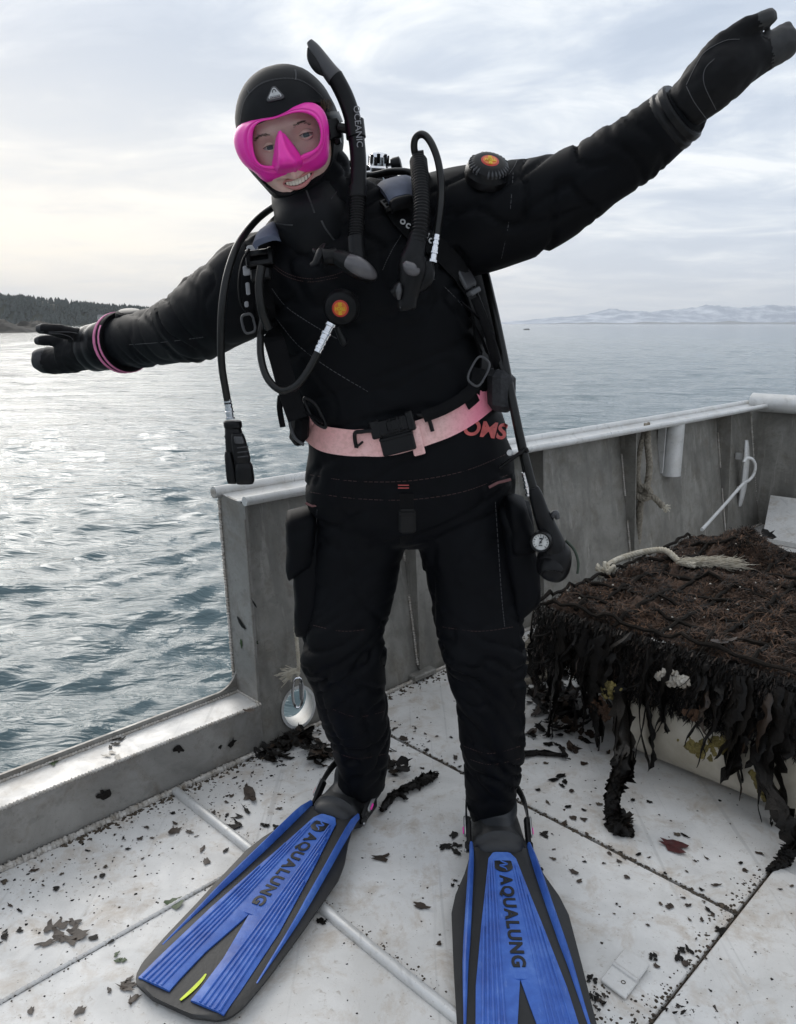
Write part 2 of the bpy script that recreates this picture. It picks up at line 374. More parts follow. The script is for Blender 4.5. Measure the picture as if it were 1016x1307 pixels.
# ------------------------------------------------------------------ sea
WATER_Z = -0.5
rng = np.random.default_rng(7)
def make_sea():
    nr, na = 940, 540
    r = 1.8 * (9000.0 / 1.8) ** (np.linspace(0, 1, nr)); a = np.linspace(R(-46), R(46), na)
    rr, aa = np.meshgrid(r, a, indexing='ij')
    X = rr * np.sin(aa); Y = rr * np.cos(aa); Z = np.zeros_like(X); DX = np.zeros_like(X); DY = np.zeros_like(X)
    dr = np.maximum(rr * math.log(5000.0) / nr, rr * R(92) / na)
    n1_, n2_ = 70, 70; n = n1_ + n2_
    lam = np.concatenate([0.11 * (0.6 / 0.11) ** rng.random(n1_), 0.5 * (3.4 / 0.5) ** rng.random(n2_)])
    th = R(90) + rng.normal(0, R(34), n) + R(18)
    ph = rng.random(n) * 2 * math.pi
    # slow gusts: patches of rougher and smoother water
    gust = 0.75 + 0.35 * np.sin(X * .21 + 1.3 + np.sin(Y * .11)) * np.sin(Y * .16 + .4)
    for L, t, p in zip(lam, th, ph):
        k = 2 * math.pi / L; amp = (0.0060 * L ** 0.92 if L < .55 else .0020 * L ** 0.70) * rng.uniform(.5, 1.4)
        fade = np.clip((L / dr - 1.8) / 2.2, 0, 1) * (gust if L < 1.2 else 1.0)
        q = k * (X * math.cos(t) + Y * math.sin(t)) + p
        Z += amp * fade * np.sin(q); DX += amp * fade * .9 * math.cos(t) * np.cos(q); DY += amp * fade * .9 * math.sin(t) * np.cos(q)
    V = np.stack([X + DX, Y + DY, Z + WATER_Z], -1).reshape(-1, 3)
    i, j = np.meshgrid(np.arange(nr - 1), np.arange(na - 1), indexing='ij')
    q = (i * na + j).ravel(); F4 = np.stack([q, q + 1, q + na + 1, q + na], -1)
    # the rest of the circle, behind and beside the camera, flat
    ab = np.linspace(R(46), R(314), 60); rb = np.array([1.8, 30.0, 400.0, 9000.0])
    B = np.array([[x * math.sin(t), x * math.cos(t), WATER_Z] for x in rb for t in ab]); o = len(V)
    ib, jb = np.meshgrid(np.arange(3), np.arange(59), indexing='ij'); qb = (ib * 60 + jb).ravel() + o
    F4 = np.concatenate([F4, np.stack([qb, qb + 1, qb + 61, qb + 60], -1)]); V = np.concatenate([V, B])
    c0 = np.arange(na); V = np.concatenate([V, [[0, 0, WATER_Z]]]); ci = len(V) - 1
    tri = [(ci, k + 1, k) for k in range(na - 1)] + [(ci, o + k + 1, o + k) for k in range(59)]
    me = bpy.data.meshes.new('sea')
    me.from_pydata(V.tolist(), [], [f[::-1] for f in F4.tolist()] + tri)
    me.polygons.foreach_set('use_smooth', [True] * len(me.polygons))
    m, n_, b, o_ = new_mat('sea water')
    b.inputs['Base Color'].default_value = (.085, .130, .145, 1)
    b.inputs['IOR'].default_value = 1.333; b.inputs['Roughness'].default_value = .06
    h1 = nz(n_, 6.5, 5, .62, stretch=(.5, 1.4, 1), dist=.5)
    k = bump(n_, b, h1, .7, .03)
    h2 = nz(n_, 24, 3, .6, stretch=(.7, 1.2, 1), dist=.6)
    k = bump(n_, b, h2, .30, .005, k)
    h3 = nz(n_, .9, 5, .62, stretch=(.45, 1.5, 1), dist=.5)
    bump(n_, b, h3, .6, .22, k)
    me.materials.append(m)
    ob = bpy.data.objects.new('sea', me); COL.objects.link(ob); ob['kind'] = 'structure'
make_sea()

# ------------------------------------------------------------------ far shore
def fbm(x, y, z=0.0, o=4): return noise.fractal(Vector((x, y, z)), 1.0, 2.0, o)
def terrain(name, xs, ys, hf, mat):
    V = [(x, y, hf(x, y)) for y in ys for x in xs]; n = len(xs)
    Fc = [(j * n + i, j * n + i + 1, (j + 1) * n + i + 1, (j + 1) * n + i) for j in range(len(ys) - 1) for i in range(n - 1)]
    o = link(name, MB().add(V, Fc), mat, auto=0); o['kind'] = 'structure'; return o
MAT['forest'] = plain('conifer forest', (.080, .092, .085), .9, col2=(.045, .055, .050), scale=.09)
MAT['ground_far'] = plain('wooded ground', (.05, .055, .04), .9, col2=(.025, .03, .022), scale=.05)
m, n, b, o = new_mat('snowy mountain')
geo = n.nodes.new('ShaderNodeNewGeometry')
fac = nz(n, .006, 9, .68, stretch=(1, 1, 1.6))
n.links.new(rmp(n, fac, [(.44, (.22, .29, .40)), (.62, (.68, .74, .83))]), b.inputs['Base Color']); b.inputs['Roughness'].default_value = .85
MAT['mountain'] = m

def head_h(x, y):                                    # ridge height of the headland on the left
    t = (x + 500) / 1.0
    prof = np.interp(x, [-700, -520, -390, -355, -320, -280, -240, -200, -165, -120, -90], [24, 26, 25, 23.5, 21, 16.0, 13.5, 11.5, 9.5, 5.0, -1.5])
    f = sstep(650, 690, y) * (1 - sstep(760, 900, y) * .6)
    return -1.2 + (prof + 1.2) * f + 1.3 * fbm(x * .02, y * .02) * f
terrain('headland', np.linspace(-760, -80, 90), np.linspace(640, 900, 26), head_h, MAT['ground_far'])
rnd = random.Random(11)
fm = MB()
for i in range(7000):
    x = rnd.uniform(-720, -120); y = rnd.uniform(652, 860) if i % 2 else rnd.uniform(651, 690); z = head_h(x, y)
    if z < -.6: continue
    h = rnd.uniform(3.2, 6.0) * (.65 + .5 * abs(fbm(x * .03, y * .03))); w = h * rnd.uniform(.30, .5)
    n_ = 5; a0 = rnd.random() * 6
    base = [(x + math.cos(a0 + k * 6.283 / n_) * w * rnd.uniform(.7, 1.2), y + math.sin(a0 + k * 6.283 / n_) * w, z + h * .12 * rnd.random()) for k in range(n_)]
    mid = [(x + math.cos(a0 + .5 + k * 6.283 / n_) * w * rnd.uniform(.4, .75), y + math.sin(a0 + .5 + k * 6.283 / n_) * w * .55, z + h * rnd.uniform(.42, .6)) for k in range(n_)]
    fm.add(base + mid + [(x, y, z + h)], [(k, (k + 1) % n_, n_ + (k + 1) % n_, n_ + k) for k in range(n_)] + [(n_ + k, n_ + (k + 1) % n_, 2 * n_) for k in range(n_)])
tag(link('forest', fm, MAT['forest'], smooth=False), 'dark conifer forest covering the headland at the left horizon', 'forest', kind='stuff')

MAT['spit'] = plain('dark shore rock', (.06, .054, .045), .9, col2=(.022, .021, .019), scale=.5)
def spit_h(x, y):
    f = sstep(154, 160, y) * (1 - sstep(186, 200, y)) * (1 - sstep(-80.5, -73, x))
    return -0.9 + f * (1.9 + 1.5 * fbm(x * .16, y * .16, 3) + .8 * fbm(x * .6, y * .6, 1))
terrain('rocky_spit', np.linspace(-190, -66, 240), np.linspace(150, 204, 50), spit_h, MAT['spit'])
def mt_h(x, y):
    prof = np.interp(x, [700, 1100, 1400, 1700, 2150, 2450, 2750, 3000, 3300, 3700, 4200, 5200], [-5, 30, 66, 104, 150, 138, 165, 205, 195, 215, 195, 80])
    f = sstep(7000, 7900, y) * (1 - sstep(8100, 8700, y) * .8)
    return -6 + prof * f * (.80 + .30 * fbm(x * .0016, y * .0016, 5, 6) + .12 * fbm(x * .009, y * .009, 2, 5))
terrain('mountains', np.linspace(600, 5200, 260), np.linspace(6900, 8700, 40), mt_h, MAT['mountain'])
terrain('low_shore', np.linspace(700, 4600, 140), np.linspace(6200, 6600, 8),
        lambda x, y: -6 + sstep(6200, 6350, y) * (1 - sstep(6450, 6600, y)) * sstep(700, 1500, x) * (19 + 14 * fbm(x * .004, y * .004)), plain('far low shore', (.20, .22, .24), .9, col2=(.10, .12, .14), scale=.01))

MAT['housewhite'] = plain('far house paint', (.72, .72, .70), .7, scale=2)
MAT['houseroof'] = plain('far house roof', (.16, .16, .17), .8, scale=2)
def house(px, w, d, h, label):
    b0 = P(px, 412, 664); x, y = b0[0], b0[1]; z = head_h(x, y + 4)
    z = max(z - .8, -.4)
    t = thing('house', (x, y, z), label, 'house')
    wb = MB().box((x, y, z + h / 2 - .5), (w / 2, 0, 0), (0, d / 2, 0), (0, 0, h / 2 + .5))
    link('wall', wb, MAT['housewhite'], t, smooth=False)
    rb = MB(); e = w / 2 + .3; g = d / 2 + .3; zt = z + h
    rb.add([(x - e, y - g, zt), (x + e, y - g, zt), (x + e, y + g, zt), (x - e, y + g, zt), (x - e, y, zt + d * .35), (x + e, y, zt + d * .35)],
           [(0, 1, 5, 4), (2, 3, 4, 5), (0, 4, 3), (1, 2, 5), (0, 3, 2, 1)])
    link('roof', rb, MAT['houseroof'], t, smooth=False)
    for k in range(3):
        link('window', MB().box((x - w * .3 + k * w * .3, y - d / 2 - .05, z + h * .55), (w * .07, 0, 0), (0, .06, 0), (0, 0, h * .17)), MAT['houseroof'], t, smooth=False)
house(131, 6, 5, 2.2, 'small white house on the far wooded shore just behind the wrist strap')

def lump_rock(name, c, sx, sy, sz, mat, seed=0, n=14):
    V = []; Fc = []
    for i in range(n // 2 + 1):
        for j in range(n):
            th, ph = math.pi * i / (n // 2), 2 * math.pi * j / n
            d = Vector((math.sin(th) * math.cos(ph), math.sin(th) * math.sin(ph), math.cos(th)))
            k = 1 + .35 * noise.noise(d * 1.7 + Vector((seed, 0, 0)))
            V.append((c[0] + d.x * sx * k, c[1] + d.y * sy * k, c[2] + d.z * sz * k))
    for i in range(n // 2):
        for j in range(n): Fc.append((i * n + j, i * n + (j + 1) % n, (i + 1) * n + (j + 1) % n, (i + 1) * n + j))
    return link(name, MB().add(V, Fc), mat)
q = P(672, 419.5, 255); tag(lump_rock('reef_rock', (q[0], q[1], WATER_Z), 1.2, .9, .28, MAT['spit'], 3), 'small dark rock breaking the water below the snowy mountains', 'rock')

# ------------------------------------------------------------------ haze
m = bpy.data.materials.new('haze'); m.use_nodes = True; n = m.node_tree; n.nodes.clear()
o = n.nodes.new('ShaderNodeOutputMaterial'); pv = n.nodes.new('ShaderNodeVolumePrincipled')
pv.inputs['Color'].default_value = (.93, .96, 1.0, 1); pv.inputs['Density'].default_value = 1.2e-4; pv.inputs['Anisotropy'].default_value = .2
n.links.new(pv.outputs[0], o.inputs['Volume'])
hb = link('haze', MB().box((0, 0, 169), (9600, 0, 0), (0, 9600, 0), (0, 0, 179)), m, smooth=False); hb['kind'] = 'stuff'

# ------------------------------------------------------------------ deck
rd = random.Random(5)
def bead(mb, a, b, r=.006, step=.007, lump=.45, sides=7):      # a row of overlapping weld ripples
    a, b = np.asarray(a, float), np.asarray(b, float); L = np.linalg.norm(b - a); k = max(int(L / step), 2) * 3
    ts = np.linspace(0, 1, k + 1); pts = []; rr = []
    for i, t in enumerate(ts):
        pts.append(a + (b - a) * t + np.array((rd.uniform(-1, 1), rd.uniform(-1, 1), rd.uniform(-.5, .5))) * r * .12)
        rr.append(r * (1 - lump * .5 + lump * .5 * math.cos(2 * math.pi * i / 3)) * rd.uniform(.85, 1.15))
    mb.tube(pts, rr, sides)
deck = thing('deck', (0, 0, 0), kind='structure')
V0, V1 = -1.768, -.497
link('seam_dirt', MB().box(UV(1.5, .415, -.035), UV(3.6, 0), UV(0, 2.183), (0, 0, .025)), MAT['dirt'], deck, smooth=False)
def plate(u0, u1, v0, v1, top=0.0, gap=.004):
    c = UV((u0 + u1) / 2, (v0 + v1) / 2, top - .008)
    mb = MB().box(c, UV((u1 - u0) / 2 - gap, 0), UV(0, (v1 - v0) / 2 - gap), (0, 0, .008), bev=.0025)
    return link('deck_plate', mb, MAT['deck'], deck, smooth=False)
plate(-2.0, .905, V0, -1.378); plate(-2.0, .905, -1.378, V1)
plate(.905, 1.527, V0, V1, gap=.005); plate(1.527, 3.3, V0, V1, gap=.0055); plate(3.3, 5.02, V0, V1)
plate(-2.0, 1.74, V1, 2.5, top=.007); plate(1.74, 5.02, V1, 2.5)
mb = MB(); pts = spline([UV(.905, -1.752, .004), UV(.907, -1.3, .005), UV(.903, -.9, .005), UV(.905, -.52, .004)], 14); mb.tube(pts, .0125, 10)
link('raised_seam', mb, MAT['rail'], deck)
mb = MB(); bead(mb, UV(-1.6, -1.378, .001), UV(.9, -1.378, .001), .0055, .010, .3); link('weld_bead', mb, MAT['deck'], deck)
mb = MB(); bead(mb, UV(-1.6, -1.758, .004), UV(1.2, -1.758, .004), .011, .010, .4); link('weld_bead', mb, MAT['weld'], deck)
mb = MB(); bead(mb, UV(1.24, -1.765, .004), UV(5.0, -1.765, .004), .009, .012, .4); link('weld_bead', mb, MAT['weld'], deck)
def lumps(mb, a, b, n, spread, rmin, rmax, z0):                # crumbs of dirt along a line
    for _ in range(n):
        t = rd.random(); c = np.asarray(a) * (1 - t) + np.asarray(b) * t + UV(rd.gauss(0, spread), rd.gauss(0, spread)); r = rd.uniform(rmin, rmax)
        c[2] = z0; a0 = rd.random() * 6; k = 5
        mb.add([c + np.array((math.cos(a0 + i * 1.2566) * r * rd.uniform(.6, 1.5), math.sin(a0 + i * 1.2566) * r * rd.uniform(.6, 1.5), -.001)) for i in range(k)] + [c + np.array((0, 0, r * rd.uniform(.4, .9)))],
               [(i, (i + 1) % k, k) for i in range(k)])
mb = MB(); lumps(mb, UV(1.527, V0), UV(1.527, V1), 420, .0035, .0010, .0045, .0005)
lumps(mb, UV(.93, V0), UV(.925, V1), 220, .007, .0008, .0035, .0005); lumps(mb, UV(.4, V1 - .012), UV(1.72, V1 - .012), 480, .014, .0008, .0045, .0005)
lumps(mb, UV(.82, V1 - .05), UV(1.15, V1 - .06), 240, .035, .0007, .004, .0005); lumps(mb, UV(.6, V0 + .02), UV(1.2, V0 + .02), 380, .012, .001, .006, .001)
lumps(mb, UV(-1.0, V0 + .014), UV(1.2, V0 + .014), 240, .006, .0008, .004, .001); lumps(mb, UV(1.24, V0 + .02), UV(2.6, V0 + .02), 420, .018, .0015, .007, .001)
lumps(mb, UV(-1., -1.37), UV(.9, -1.37), 130, .006, .0008, .003, .0005)
link('seam_dirt', mb, MAT['dirt'], deck, smooth=False)['kind'] = 'stuff'
# small folded bracket plate welded to the deck
q0, q1, q2, q3 = G(765, 1254), G(797, 1278), G(831, 1240), G(797, 1214)
tb = thing('deck_bracket', (q0 + q2) / 2 * (1, 1, 0), 'small square metal tab with a folded ridge and one hole, flat on the deck', 'bracket')
cc = (q0 + q1 + q2 + q3) / 4; ex = unit(q3 - q0); ey = unit(q1 - q0); lx = np.linalg.norm(q3 - q0) / 2; ly = np.linalg.norm(q1 - q0) / 2; zz = np.array((0, 0, 1.0))
mb = MB().box(cc - ex * lx * .5 + zz * .006, ex * lx * .48, ey * ly, zz * .003, bev=.0015); link('plate', mb, MAT['silltop'], tb, smooth=False)
mb = MB().box(cc + ex * lx * .52 + zz * .009, ex * lx * .46, ey * ly, zz * .003, bev=.0015); link('plate', mb, MAT['silltop'], tb, smooth=False)
mb = MB().tube([cc + ey * ly * t + zz * .008 for t in np.linspace(-.98, .98, 8)], .006, 8); link('fold', mb, MAT['silltop'], tb)
mb = MB().disc_stack(cc - ex * lx * .45 + ey * ly * .3, zz, [(.0045, .0088), (.0045, .0097), (.003, .0097), (.003, .0085)], 12); link('hole_rim', mb, MAT['dirt'], tb)

# ------------------------------------------------------------------ door sill
UP = 1.202
sill = thing('door_sill', UV(0, -1.82), 'low grey aluminium box sill along the open side of the deck, at the left', 'sill')
ul, uh = -2.2, UP - .004
def quad(mb, a, b, c, d, m=0): mb.add([a, b, c, d], [(0, 1, 2, 3)], m)
mb = MB(); c = UV((ul + uh) / 2, V0 - .004, .073)
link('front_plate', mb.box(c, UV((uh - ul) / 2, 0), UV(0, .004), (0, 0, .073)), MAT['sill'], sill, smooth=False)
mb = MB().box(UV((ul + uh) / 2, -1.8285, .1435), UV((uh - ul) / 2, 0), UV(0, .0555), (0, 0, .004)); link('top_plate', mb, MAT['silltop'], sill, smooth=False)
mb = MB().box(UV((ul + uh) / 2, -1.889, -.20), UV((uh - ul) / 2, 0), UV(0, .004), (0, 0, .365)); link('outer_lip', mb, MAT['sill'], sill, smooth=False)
mb = MB(); bead(mb, UV(ul, V0 - .001, .1475), UV(uh, V0 - .001, .1475), .0055, .0085, .5); link('weld_bead', mb, MAT['weld'], sill)
mb = MB(); bead(mb, UV(ul, -1.882, .150), UV(uh, -1.882, .150), .0055, .0085, .5); link('weld_bead', mb, MAT['weld'], sill)
mb = MB(); bead(mb, UV(uh, -1.772, .150), UV(uh, -1.885, .150), .005, .0085, .5); link('weld_bead', mb, MAT['weld'], sill)

# ------------------------------------------------------------------ side bulwark
bul = thing('side_bulwark', UV(3, -1.85), 'grey aluminium bulwark with a pale rail running away behind the diver', 'bulwark')
UE = 5.0; ZT = .742
def vin(z): return -1.778 + (-1.905 + 1.778) * z / ZT          # leaning inner plate
def vout(z): return -1.893 + (-1.935 + 1.893) * max(z, 0) / .76
HU, HZ, HR = 1.352, .075, .060
def holed(mb, vf, u0, u1, z0, z1, m=0, HU=1.352, HZ=.075):
    A = []; Bq = []
    for k in range(32):
        a = 2 * math.pi * k / 32; ca, sa = math.cos(a), math.sin(a)
        Bq.append((HU + HR * ca, HZ + HR * sa))
        t = min(((u1 if ca > 0 else u0) - HU) / ca if abs(ca) > 1e-6 else 1e9, ((z1 if sa > 0 else z0) - HZ) / sa if abs(sa) > 1e-6 else 1e9)
        A.append((HU + t * ca, HZ + t * sa))
    for cu, cz in ((u0, z0), (u0, z1), (u1, z0), (u1, z1)):     # snap nearest to the corner
        k = min(range(32), key=lambda k: (A[k][0] - cu) ** 2 + (A[k][1] - cz) ** 2); A[k] = (cu, cz)
    V = [UV(u, vf(z), z) for u, z in A + Bq]
    mb.add(V, [(k, (k + 1) % 32, 32 + (k + 1) % 32, 32 + k) for k in range(32)], m)
def strip(mb, vf, u0, u1, z0, z1): quad(mb, UV(u0, vf(z0), z0), UV(u1, vf(z0), z0), UV(u1, vf(z1), z1), UV(u0, vf(z1), z1))
mb = MB(); holed(mb, vin, 1.26, 1.46, .003, .16); strip(mb, vin, UP, 1.26, .003, .16); strip(mb, vin, UP, 1.46, .16, ZT); strip(mb, vin, 1.46, UE, .003, ZT)
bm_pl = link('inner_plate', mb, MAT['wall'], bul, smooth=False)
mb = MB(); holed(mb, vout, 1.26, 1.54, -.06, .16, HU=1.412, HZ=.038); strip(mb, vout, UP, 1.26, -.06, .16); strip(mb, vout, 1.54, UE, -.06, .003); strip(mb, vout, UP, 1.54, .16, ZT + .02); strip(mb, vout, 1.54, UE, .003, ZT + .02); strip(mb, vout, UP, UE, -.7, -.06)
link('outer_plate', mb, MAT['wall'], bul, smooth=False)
mb = MB(); rings = []
for f, r in ((-.006, HR + .006), (-.006, HR - .003), (1.02, HR - .003), (1.02, HR + .006)):
    rings.append([UV(HU + .060 * min(max(f, 0), 1) + r * math.cos(a), gr(vin(HZ + r * math.sin(a)), vout(HZ + r * math.sin(a)), f) + (.004 if f < 0 else 0), HZ - .037 * min(max(f, 0), 1) + r * math.sin(a)) for a in np.linspace(0, 2 * math.pi, 32, endpoint=False)])
mb.loft(rings, cap=False, loop=True); link('scupper_pipe', mb, MAT['rail'], bul)
# end plate that closes the post, with welds on its outer edge
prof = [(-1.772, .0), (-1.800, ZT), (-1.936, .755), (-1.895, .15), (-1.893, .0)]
mb = MB(); rings = [[UV(uu, v, z) for v, z in prof] for uu in (UP - .004, UP + .004)]; mb.loft(rings); link('end_plate', mb, MAT['sill'], bul, smooth=False)  # lighter sill metal instead of wall metal: light on this face put into colour
mb = MB(); bead(mb, UV(UP - .007, -1.896, .15), UV(UP - .007, -1.926, .735), .006, .009, .5); link('weld_bead', mb, MAT['weld'], bul)
mb = MB(); bead(mb, UV(UP - .006, -1.774, .16), UV(UP - .006, -1.80, .70), .003, .009, .3); link('weld_bead', mb, MAT['wall'], bul)
# rounded web between sill lip and post
mb = MB(); arc = [(UP - .07 * (1 - math.sin(a)), .165 + .07 * (1 - math.cos(a))) for a in np.linspace(0, math.pi / 2, 9)]
fa = [UV(u, -1.8935, z) for u, z in arc] + [UV(UP - .004, -1.8935, .163)]; fb = [p + UV(0, .007) for p in fa]; mb.loft([fa, fb]); link('corner_web', mb, MAT['sill'], bul, smooth=False)
# cap: two pipes and a dished plate
mb = MB().tube([UV(u, -1.928, .756 + .004 * math.sin(u * 1.1)) for u in np.linspace(UP - .022, UE, 30)], .0175, 14); link('outer_rail', mb, MAT['rail'], bul)
mb = MB().tube([UV(u, -1.797, .748 + .004 * math.sin(u * 1.1)) for u in np.linspace(UP - .006, UE, 30)], .0135, 14); link('inner_rail', mb, MAT['rail'], bul)
mb = MB(); rings = []
for u in np.linspace(UP - .003, UE, 24):
    z = .757 + .004 * math.sin(u * 1.1); ring = [UV(u, gr(-1.925, -1.80, t), z - .012 * math.sin(math.pi * t) - .006 * t) for t in np.linspace(0, 1, 8)]
    rings.append(ring + [p - (0, 0, .004) for p in ring[::-1]])
mb.loft(rings); link('cap_plate', mb, MAT['rail'], bul)
mb = MB().disc_stack(UV(UP - .0225, -1.928, .757), -UV(1, 0), [(.013, 0), (.013, .0015), (.006, .0015), (.0045, -.001)], 18); link('rail_end_cap', mb, MAT['weld'], bul)
for u in (1.887, 2.65, 3.41, 4.50):
    mb = MB(); prof = [(vin(.03) + .002, .03), (vin(.03) + .012, .03), (-1.812, ZT - .01), (vin(ZT) + .002, ZT - .01)]
    mb.loft([[UV(u + d, v, z) for v, z in prof] for d in (-.004, .004)]); link('rib', mb, MAT['wall'], bul, smooth=False)
    mb = MB(); bead(mb, UV(u - .007, vin(.05) + .006, .05), UV(u - .007, vin(.3) + .004, .3), .006, .009, .5); bead(mb, UV(u - .007, vin(.42) + .004, .42), UV(u - .007, vin(.62) + .004, .62), .006, .009, .5)
    link('weld_bead', mb, MAT['weld'], bul)
    mb = MB().box(UV(u, vin(.02) + .018, .018), UV(.055, 0), UV(0, .020), (0, 0, .010), bev=.004); link('rib_foot', mb, MAT['wall'], bul, smooth=False)
mb = MB(); pc = UV(3.85, -1.842); mb.disc_stack(pc, (0, 0, 1), [(.045, .462), (.054, .462), (.054, .735), (.045, .735)], 24); link('rod_holder', mb, MAT['rail'], bul)
mb = MB().box(UV(3.78, -1.868, .60), UV(.004, 0), UV(0, .02), (0, 0, .12)); link('holder_tab', mb, MAT['rail'], bul, smooth=False)
# cleat
cu, cv = 4.72, -1.79
mb = MB(); rings = []
for t in np.linspace(-1, 1, 13):
    w = .030 * (1 - abs(t) ** 3 * .55); h = .018 * (1 - abs(t) ** 3 * .4)
    rings.append([UV(cu + w * math.cos(a), cv + h * math.sin(a) - .012 * t * t, .36 + t * .20) for a in np.linspace(0, 2 * math.pi, 12, endpoint=False)])
mb.loft(rings); link('cleat', mb, MAT['rail'], bul)
for dz in (.26, .46): link('cleat_foot', MB().box(UV(cu, cv - .035, dz), UV(.012, 0), UV(0, .03), (0, 0, .02), bev=.004), MAT['rail'], bul, smooth=False)

# ------------------------------------------------------------------ end bulwark
eb = thing('end_bulwark', UV(UE, 0), 'grey aluminium bulwark with thick pipe rail at the far right corner', 'bulwark')
ZE = .765
mb = MB(); quad(mb, UV(UE + .0, -1.93, -.7), UV(UE, 2.6, -.7), UV(UE + .06, 2.6, ZE), UV(UE + .06, -1.95, ZE)); link('end_wall_plate', mb, MAT['wall'], eb, smooth=False)
mb = MB().tube([UV(UE + .01, v, ZE - .005) for v in np.linspace(-1.90, 2.6, 20)], .056, 18); link('pipe_rail', mb, MAT['rail'], eb)
mb = MB(); bead(mb, UV(UE - .006, -1.79, .01), UV(UE - .006, -1.90, .70), .011, .014, .5); link('weld_bead', mb, MAT['weld'], eb)
mb = MB(); rings = [[UV(UE - .02, v, z) for v, z in ((-1.72, .003), (2.5, .003), (2.5, .26), (-1.72, .20))], [UV(UE - .42, v, z) for v, z in ((-1.6, .003), (2.5, .003), (2.5, .06), (-1.6, .03))]]
mb.loft(rings); link('sloped_shelf', mb, MAT['deck'], eb, smooth=False)
mb = MB().box(UV(UE + .11, .3, ZE + .03), UV(.03, 0), UV(0, 2.2), (0, 0, .004)); link('rail_lip', mb, MAT['rail'], eb, smooth=False)

# ------------------------------------------------------------------ diver: continuous body in the drysuit
def ring2(L, Rr, Y, b, n=28, p=2.35):
    L, Rr = P(*L, Y), P(*Rr, Y); c = (L + Rr) / 2; A = (Rr - L) / 2; B = np.array((0, b, 0)); out_ = []
    for a in np.linspace(0, 2 * math.pi, n, endpoint=False):
        ca, sa = math.cos(a), math.sin(a)
        out_.append(c + A * math.copysign(abs(ca) ** (2 / p), ca) + B * math.copysign(abs(sa) ** (2 / p), sa))
    return out_
def limb(mb, stations, sides=20, sub=6):
    pts = [P(x, y, Y) for x, y, Y, r in stations]; rr = [np.array((r * M_(x, y, Y), 0, 0)) for x, y, Y, r in stations]
    mb.tube(spline(pts, sub), [q[0] for q in spline(rr, sub)], sides)
def ball(mb, px, py, Y, r, sx=1.0, sz=1.0):
    c = P(px, py, Y); m_ = M_(px, py, Y) * r
    prof = [(math.sin(t) * m_, -math.cos(t) * m_ * sz) for t in np.linspace(.05, math.pi - .05, 9)]
    mb.disc_stack(c, (0, 0, 1), prof, 14)
def remesh(mb, voxel, smooth_n):
    me = bpy.data.meshes.new('tmp'); me.from_pydata(mb.v, [], mb.f)
    bm = bmesh.new(); bm.from_mesh(me); bmesh.ops.recalc_face_normals(bm, faces=bm.faces); bm.to_mesh(me); bm.free()
    ob = bpy.data.objects.new('tmp', me); COL.objects.link(ob)
    md = ob.modifiers.new('r', 'REMESH'); md.mode = 'VOXEL'; md.voxel_size = voxel
    dg = bpy.context.evaluated_depsgraph_get(); ev = ob.evaluated_get(dg); m2 = ev.to_mesh()
    V = np.array([v.co for v in m2.vertices]); Fc = [tuple(p.vertices) for p in m2.polygons]
    E = np.array([e.vertices for e in m2.edges]); ev.to_mesh_clear()
    bpy.data.objects.remove(ob); bpy.data.meshes.remove(me)
    deg = np.bincount(E.ravel(), minlength=len(V))[:, None]
    for _ in range(smooth_n):
        acc = np.zeros_like(V); np.add.at(acc, E[:, 0], V[E[:, 1]]); np.add.at(acc, E[:, 1], V[E[:, 0]])
        V = V * .45 + acc / np.maximum(deg, 1) * .55
    return V, Fc
def vnormals(V, Fc):
    N = np.zeros_like(V); q = np.array([f for f in Fc if len(f) == 4])
    fn = np.cross(V[q[:, 2]] - V[q[:, 0]], V[q[:, 3]] - V[q[:, 1]])
    for k in range(4): np.add.at(N, q[:, k], fn)
    return N / np.maximum(np.linalg.norm(N, axis=1, keepdims=True), 1e-12)

person = thing('person', (.05, 1.76, 0), 'smiling diver in a black drysuit and hood with both arms spread wide', 'person')
mb = MB()
torso = [((478, 694), (572, 688), 1.74, .06), ((440, 682), (615, 674), 1.74, .10), ((402, 660), (652, 645), 1.74, .132), ((394, 634), (656, 609), 1.738, .150), ((393, 604), (655, 578), 1.735, .150),
         ((396, 570), (646, 545), 1.73, .140), ((388, 540), (634, 515), 1.725, .132), ((378, 510), (622, 480), 1.72, .130), ((366, 470), (612, 440), 1.71, .132),
         ((354, 420), (604, 392), 1.70, .135), ((346, 375), (596, 345), 1.70, .138), ((338, 335), (590, 300), 1.70, .130), ((330, 308), (578, 256), 1.70, .112),
         ((340, 288), (548, 234), 1.70, .095), ((362, 270), (500, 236), 1.69, .080), ((374, 250), (452, 228), 1.68, .066), ((370, 215), (436, 195), 1.665, .058)]
mb.loft([ring2(*t) for t in torso])
limb(mb, [(365, 345, 1.70, 55), (330, 360, 1.70, 57), (300, 381, 1.72, 55), (270, 400, 1.77, 51), (246, 415, 1.82, 46), (224, 424, 1.87, 40), (195, 431, 1.94, 35), (160, 436, 2.02, 33), (128, 442, 2.08, 29), (112, 445, 2.10, 24)])
ball(mb, 250, 373, 1.84, 24); ball(mb, 222, 398, 1.90, 17); ball(mb, 288, 352, 1.75, 26)
limb(mb, [(545, 295, 1.70, 66), (590, 283, 1.68, 67), (635, 275, 1.65, 65), (690, 262, 1.62, 56), (740, 237, 1.58, 48), (790, 204, 1.54, 43), (835, 172, 1.51, 41), (862, 150, 1.49, 38), (880, 133, 1.475, 30)])
limb(mb, [(470, 640, 1.74, 60), (457, 690, 1.74, 60), (450, 740, 1.735, 56), (443, 790, 1.725, 52), (440, 830, 1.72, 53), (443, 862, 1.73, 49), (451, 900, 1.755, 45), (458, 940, 1.775, 38), (462, 972, 1.79, 33), (462, 1005, 1.80, 31)])
